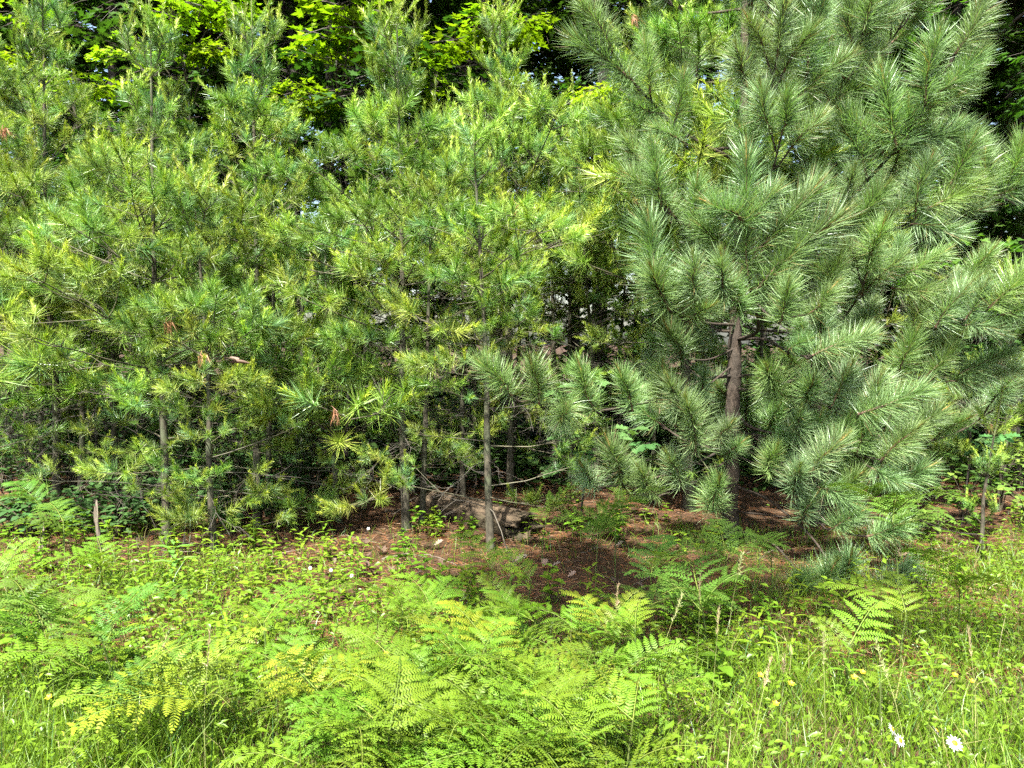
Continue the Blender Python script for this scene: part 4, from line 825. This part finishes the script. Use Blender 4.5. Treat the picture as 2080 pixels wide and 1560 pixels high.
for i, (a, b, h, s, k, l, nf) in enumerate([
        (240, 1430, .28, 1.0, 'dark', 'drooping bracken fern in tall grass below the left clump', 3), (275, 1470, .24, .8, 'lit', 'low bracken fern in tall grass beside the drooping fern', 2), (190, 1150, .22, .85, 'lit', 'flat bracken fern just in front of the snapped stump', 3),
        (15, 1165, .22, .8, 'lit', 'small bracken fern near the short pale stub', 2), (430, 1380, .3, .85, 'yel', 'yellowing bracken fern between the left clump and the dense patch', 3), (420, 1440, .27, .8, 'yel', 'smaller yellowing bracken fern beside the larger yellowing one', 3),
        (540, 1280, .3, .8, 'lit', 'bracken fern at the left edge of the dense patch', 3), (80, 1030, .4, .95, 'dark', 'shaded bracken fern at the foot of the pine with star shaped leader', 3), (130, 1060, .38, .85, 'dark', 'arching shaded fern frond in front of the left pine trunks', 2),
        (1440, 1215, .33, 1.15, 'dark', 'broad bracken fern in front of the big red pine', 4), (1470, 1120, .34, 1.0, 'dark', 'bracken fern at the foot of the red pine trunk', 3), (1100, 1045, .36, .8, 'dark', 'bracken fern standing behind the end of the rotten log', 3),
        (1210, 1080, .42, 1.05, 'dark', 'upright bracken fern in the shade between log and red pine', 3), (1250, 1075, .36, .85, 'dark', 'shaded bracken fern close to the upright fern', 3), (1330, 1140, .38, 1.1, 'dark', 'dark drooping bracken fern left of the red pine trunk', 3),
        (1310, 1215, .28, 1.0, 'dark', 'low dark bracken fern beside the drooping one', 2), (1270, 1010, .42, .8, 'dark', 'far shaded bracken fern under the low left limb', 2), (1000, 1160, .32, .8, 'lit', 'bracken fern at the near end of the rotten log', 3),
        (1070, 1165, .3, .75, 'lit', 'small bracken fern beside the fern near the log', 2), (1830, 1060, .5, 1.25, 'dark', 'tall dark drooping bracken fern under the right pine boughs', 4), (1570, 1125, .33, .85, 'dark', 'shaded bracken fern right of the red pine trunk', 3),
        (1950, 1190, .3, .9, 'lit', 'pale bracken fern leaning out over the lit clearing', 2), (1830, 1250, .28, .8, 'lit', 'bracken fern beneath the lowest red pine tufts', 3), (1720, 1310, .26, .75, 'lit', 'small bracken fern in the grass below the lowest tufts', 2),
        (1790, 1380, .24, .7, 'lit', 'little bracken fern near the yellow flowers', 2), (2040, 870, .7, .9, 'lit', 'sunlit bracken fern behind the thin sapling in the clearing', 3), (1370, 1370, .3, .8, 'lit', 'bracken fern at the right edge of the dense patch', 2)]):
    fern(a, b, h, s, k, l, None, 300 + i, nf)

# ------------------------------------------------------------------ herbs, grass, flowers
def herb_proto(seed, h, pairs, leaf, kind, col):
    rg = random.Random(seed); g = Geo(); tube(g, spline([(0, 0, -.02), (rg.uniform(-.02, .02), rg.uniform(-.02, .02), h * .5), (rg.uniform(-.03, .03), rg.uniform(-.03, .03), h)], 6), np.linspace(0.003, 0.0015, 6), 5, np.array(col) * 0.9, cap=False)
    for k in range(pairs):
        z = h * (0.25 + 0.75 * k / max(1, pairs - 1)); a0 = k * 1.57 + rg.uniform(-.3, .3); sz = leaf * (0.6 + 0.5 * math.sin(math.pi * (k + 0.7) / pairs)) * rg.uniform(0.85, 1.15)
        for sg in (0, math.pi):
            a = a0 + sg; add_leaf(g, (0, 0, z), (math.cos(a), math.sin(a), rg.uniform(0.15, 0.6)), (0, 0, 1), sz, kind, np.array(col) * rg.uniform(0.8, 1.2), 0.15, 0.35)
    return g.mesh('leafy_herb', M['herb'])
HC = (0.135, 0.235, 0.016)
HERB = [herb_proto(i, (0.16, 0.22, 0.28, 0.12, 0.2, 0.25)[i], (4, 5, 7, 3, 5, 6)[i], (0.075, 0.085, 0.08, 0.06, 0.07, 0.09)[i], ('lance', 'lance', 'lance', 'oval', 'oval', 'lance')[i], HC) for i in range(6)]
BIGH = herb_proto(50, 0.30, 6, 0.13, 'lance', (0.15, 0.28, 0.05))
rgh = random.Random(9)
for i in range(240):
    px = rgh.uniform(-40, 2120); lo = np.interp(px, [a for a, _ in EDGE], [b for _, b in EDGE])
    py = lo - 15 + (1560 - lo) * rgh.random() ** 1.7 * 0.8
    if 620 < px < 1380 and py > 1300: px = rgh.choice((rgh.uniform(-40, 600), rgh.uniform(1400, 2120)))
    if px > 1380 and py > 1380 and rgh.random() < 0.75: px = rgh.uniform(-40, 700); py = rgh.uniform(1130, 1400)
    p = gp(px, py); kh = rgh.randrange(6); thing('leafy_herb', p, ('short narrow leaved', 'narrow leaved', 'tall many leaved', 'tiny round leaved', 'round leaved', 'long leaved')[kh] + (' lime green herb between the left fern clump and the litter' if px < 720 else ' lime green herb behind the dense fern patch' if px < 1390 else ' lime green herb in the strip between daisies and red pines'), 'herb', 'leafy herbs of the sunlit strip', HERB[kh], rgh.uniform(0, 6.28), rgh.uniform(0.7, 1.25))
for i in range(60):
    p = gp(rgh.uniform(-20, 1500), rgh.uniform(1065, 1130)); thing('shade_herb', p, 'small green seedling growing in the shaded pine litter', 'herb', 'seedlings in the shaded litter', HERB[(3, 4, 0, 4)[i % 4]], rgh.uniform(0, 6.28), rgh.uniform(0.6, 1.2))
thing('milkweed', gp(352, 1195), 'upright broad leaved milkweed at the litter edge', 'herb', None, BIGH, 0.4, 1.0)
thing('milkweed', gp(1035, 1250), 'broad leaved milkweed behind the dense fern patch', 'herb', None, BIGH, 1.4, 0.8)

def build_grass():
    n = 260000; x, y = scatter(n, 1.7, 7.6, 0.8, 1.0)
    e = edge_y(x); pxx = CX + x / y * F
    patch = 0.5 + 0.5 * np.sin(x * 2.3 + 1.2 * np.sin(y * 1.7)) * np.cos(y * 2.9 + x)
    pr = np.clip((e - y) / 0.7 + 0.12, 0.0, 1) * (0.35 + 0.65 * patch) * np.interp(pxx, [0, 500, 620, 1350, 1500, 2080], [0.85, 0.8, 0.4, 0.6, 1.25, 1.25]) * np.interp(y, [1.7, 3.2, 4.5], [1.0, 0.9, 0.6])
    pr = np.maximum(pr, (0.06 + 0.16 * (x > 1.4)) * (y < 6.6) * (0.3 + patch)); keep = NR.random(n) < pr; x, y, patch = x[keep], y[keep], patch[keep]; n = len(x)
    P = np.stack([x, y, hz(x, y) - 0.01], 1); az = NR.uniform(0, 6.28, n); tl = np.abs(NR.normal(0.28, 0.2, n)); D = np.stack([np.cos(az) * tl, np.sin(az) * tl, np.ones(n)], 1)
    ln = NR.gamma(6, 0.028, n).clip(0.06, 0.42) * (0.75 + 0.4 * patch) * np.interp(y, [2, 4.5], [1.15, 0.7])
    c = np.array((0.14, 0.24, 0.02)) * NR.uniform(0.65, 1.3, (n, 1)); d = NR.random(n); c[d < 0.07] = np.array((0.30, 0.29, 0.11)); c[d > 0.93] = np.array((0.09, 0.19, 0.06))
    sag = np.stack([np.cos(az) * 0.35, np.sin(az) * 0.35, -0.22 * np.ones(n)], 1) * NR.uniform(0, 1.3, (n, 1))
    g = Geo(); blades(g, P, D, ln, NR.uniform(0.0022, 0.0048, n), c * 0.8, c * 1.15, seg2=True, sag=sag)
    link('grass', g.mesh('grass', M['grass']), kind='stuff', label='fine yellow green grass of the sunlit foreground', category='grass')
    # wide blades
build_grass()
def build_cover():
    n = 64000; x, y = scatter(n, 1.8, 8.0, 0.8, 1.0); e = edge_y(x); patch = 0.5 + 0.5 * np.sin(x * 3.1 - 1.5 * np.sin(y * 2.2)) * np.cos(y * 2.1 - x * 1.3)
    keep = NR.random(n) < np.clip((e - y) / 0.8 + 0.22, 0.02, 1) * (0.25 + 0.75 * patch) * np.where((x > 0.7) & (y < 3.6), 0.45, 1); x, y = x[keep], y[keep]; n = len(x)
    z = hz(x, y) + NR.gamma(2.2, 0.04, n).clip(0.01, 0.26); P = np.stack([x, y, z], 1); az = NR.uniform(0, 6.28, n); D = unit(np.stack([np.cos(az), np.sin(az), NR.normal(0.1, 0.3, n)], 1))
    up = unit(np.stack([NR.normal(0, .35, n), NR.normal(-.1, .35, n), np.ones(n)], 1)); S = unit(np.cross(D, up)); U = np.cross(S, D); L = NR.uniform(0.022, 0.055, n)[:, None]; W = L * NR.uniform(0.16, 0.32, n)[:, None]
    V = np.stack([P, P + D * L * .45 + S * W + U * W * .3, P + D * L - U * L * .15, P + D * L * .45 - S * W + U * W * .3], 1); b = np.arange(n)[:, None] * 4
    c = np.array(HC) * NR.uniform(0.6, 1.25, (n, 1)); g = Geo(); g.add(V.reshape(-1, 3), np.concatenate([b + [[0, 1, 2]], b + [[0, 2, 3]]]), np.repeat(c, 4, 0))
    link('ground_cover', g.mesh('ground_cover', M['grass']), kind='stuff', label='low mat of small lime green leaves under the herbs', category='ground cover')
build_cover()
# tall seed stalks
SEED = []
for i in range(3):
    g = Geo(); h = (0.55, 0.48, 0.62)[i]; P = spline([(0, 0, -.02), (0.02, 0.01, h * .5), (0.06 + .03 * i, 0, h)], 9); tube(g, P, np.linspace(0.0018, 0.001, 9), 4, (0.22, 0.25, 0.08), cap=False)
    k = 70; u = NR.uniform(0.78, 1, k); Q = np.stack([np.interp(u * 8, range(9), P[:, c]) for c in range(3)], 1); blades(g, Q, NR.normal(0, 0.5 if i else .22, (k, 3)) + [0, 0, 1.0], NR.uniform(0.012, 0.03, k), 0.004, np.array(((0.40, 0.33, 0.18), (0.36, 0.28, 0.16), (0.30, 0.33, 0.14))[i]) * NR.uniform(0.8, 1.2, (k, 1))); SEED.append(g.mesh('seed_stalk', M['dry']))
spots = [(1215, 1290), (1250, 1340), (1335, 1400), (1440, 1420), (1580, 1440), (1475, 1300), (1410, 1330), (1530, 1560), (1840, 1560), (420, 1560), (300, 1480), (1680, 1500), (1990, 1480), (560, 1500)]
for i, (px, py) in enumerate(spots): thing('seed_stalk', gp(px, py + 60), 'thin grass stalk with a straw coloured seed head', 'grass stalk', 'seed stalks above the grass', SEED[i % 3], R.uniform(0, 6.28), R.uniform(0.7, 1.05))
# flowers
def daisy_meshes():
    gp_, gc, gs = Geo(), Geo(), Geo()
    for ring in range(2):
        for k in range(11):
            a = (k + 0.5 * ring) * 2 * math.pi / 11 + R.uniform(-.06, .06); d = np.array([math.cos(a), math.sin(a), -0.06 - 0.1 * ring]); s = np.array([-math.sin(a), math.cos(a), 0]); L = R.uniform(0.016, 0.022); w = 0.0021; b = d * 0.005
            V = np.array([b - s * w * .5, b + s * w * .5, b + d * L * .65 + s * w, b + d * L + s * w * .4, b + d * L - s * w * .4, b + d * L * .65 - s * w]) + [0, 0, 0.001 - .001 * ring]
            gp_.add(V, np.array([[0, 1, 2, 5], [5, 2, 3, 4]]), (0.5, 0.5, 0.49))
    th = np.linspace(0, 2 * math.pi, 12, endpoint=False)
    rings = [(0.0088, 0), (0.008, 0.0025), (0.0048, 0.0044)]; V = np.concatenate([np.stack([np.cos(th) * r, np.sin(th) * r, np.full(12, z)], 1) for r, z in rings] + [np.array([[0, 0, 0.0045]])]); i = np.arange(2)[:, None] * 12; j = np.arange(12)[None]
    gc.add(V, np.stack([i + j, i + (j + 1) % 12, i + 12 + (j + 1) % 12, i + 12 + j], -1).reshape(-1, 4), (0.5, 0.26, 0.01)); gc.f[3].append(np.array([[24 + k, 24 + (k + 1) % 12, 36] for k in range(12)])); gc.m[3].append(np.zeros(12, int))
    return gp_.mesh('petals', M['petal']), gc.mesh('flower_disc', M['petal'])
PET, DISC = daisy_meshes()
def flower(px, py, h, label, group, s=1.0, tilt=(0.5, 0.0), name='daisy'):
    u, v = (px - CX) / F, (CY - py) / F; dz = math.sin(PITCH) + v * math.cos(PITCH); k = (h - CZ) / dz; Y = k * (math.cos(PITCH) - v * math.sin(PITCH)); p = at(px, py, Y); p.z = float(hz(p.x, p.y))
    t = thing(name, p, label, 'flower', group); P = spline([(0.03, 0.02, -.02), (0.02, 0.01, h * .5), (0, 0, h)], 8); g = Geo(); tube(g, P, 0.0014, 5, (0.12, 0.2, 0.04), cap=False); link('stem', g.mesh('stem', M['herb']), t)
    m = Matrix.Translation((0, 0, h)) @ Matrix.Rotation(tilt[0], 4, 'X') @ Matrix.Rotation(tilt[1], 4, 'Y') @ Matrix.Scale(s, 4); link('petals', PET, t, m); link('flower_disc', DISC, t, m)
flower(1940, 1494, 0.36, 'widest open white daisy with yellow centre in the grass', 'daisies in the grass', 1.05, (0.75, 0.05)); flower(1829, 1490, 0.36, 'white daisy tilted towards the widest open one', 'daisies in the grass', 0.85, (0.9, 0.45)); flower(1813, 1466, 0.36, 'white daisy half turned away behind the tilted one', 'daisies in the grass', 0.85, (0.7, 0.8)); flower(1903, 1464, 0.36, 'white daisy seen nearly edge on behind the widest open one', 'daisies in the grass', 0.85, (0.35, 0.95))
for i, (px, py) in enumerate([(748, 1075), (672, 1152), (714, 1163), (630, 1152)]): flower(px, py, 0.22, 'small white flower at the edge of the pine litter', 'white flowers at the litter edge', 0.5, (0.9, R.uniform(-.4, .4)), 'wild_flower')
g = Geo()
for k in range(5):
    a = k * 1.257; add_leaf(g, (0, 0, 0), (math.cos(a), math.sin(a), 0.35), (0, 0, 1), 0.013, 'oval', (0.75, 0.5, 0.02), 0.15, 0)
YPET = g.mesh('petals', M['petal'])
for i, (px, py) in enumerate([(1607, 1374), (1735, 1366), (1752, 1358), (1576, 1422), (1940, 1360), (1975, 1374), (1545, 1360), (100, 1442), (515, 1295), (60, 1300), (500, 1260), (785, 1330)]):
    h = 0.24; u, v = (px - CX) / F, (CY - py) / F; dz = math.sin(PITCH) + v * math.cos(PITCH); k = (h - CZ) / dz; p = at(px, py, k * (math.cos(PITCH) - v * math.sin(PITCH))); p.z = float(hz(p.x, p.y))
    t = thing('buttercup', p, 'tiny yellow flower on a thin stem in the grass', 'flower', 'yellow flowers in the grass'); g = Geo(); tube(g, spline([(0, 0.01, -.02), (0.01, 0, h * .5), (0, 0, h)], 6), 0.0012, 4, (0.12, 0.2, 0.04), cap=False); link('stem', g.mesh('stem', M['herb']), t); link('petals', YPET, t, Matrix.Translation((0, 0, h)) @ Matrix.Rotation(0.5, 4, 'X') @ Matrix.Scale(R.uniform(0.9, 1.2), 4))
# the small tan insect in flight
def insect():
    p = at(485, 736, 1.9); t = thing('flying_insect', p, 'small tan insect flying in front of the pines', 'insect'); g = Geo(); tube(g, spline([(-0.022, 0, 0), (-0.008, 0, 0.002), (0.008, 0, 0.002), (0.026, 0, -0.002)], 12), 0.0042 * np.sin(np.linspace(0.25, 2.9, 12)) + 0.0006, 9, (0.10, 0.06, 0.035)); link('body', g.mesh('body', M['dry'], True), t)
    for sg in (-1, 1):
        g = Geo(); add_leaf(g, (-0.006, 0, 0.004), (-0.6, sg * 0.8, 0.35), (0, 0, 1), 0.036, 'oval', (0.2, 0.15, 0.11), 0.05, 0.05); link('wing', g.mesh('wing', M['dry']), t)
insect()
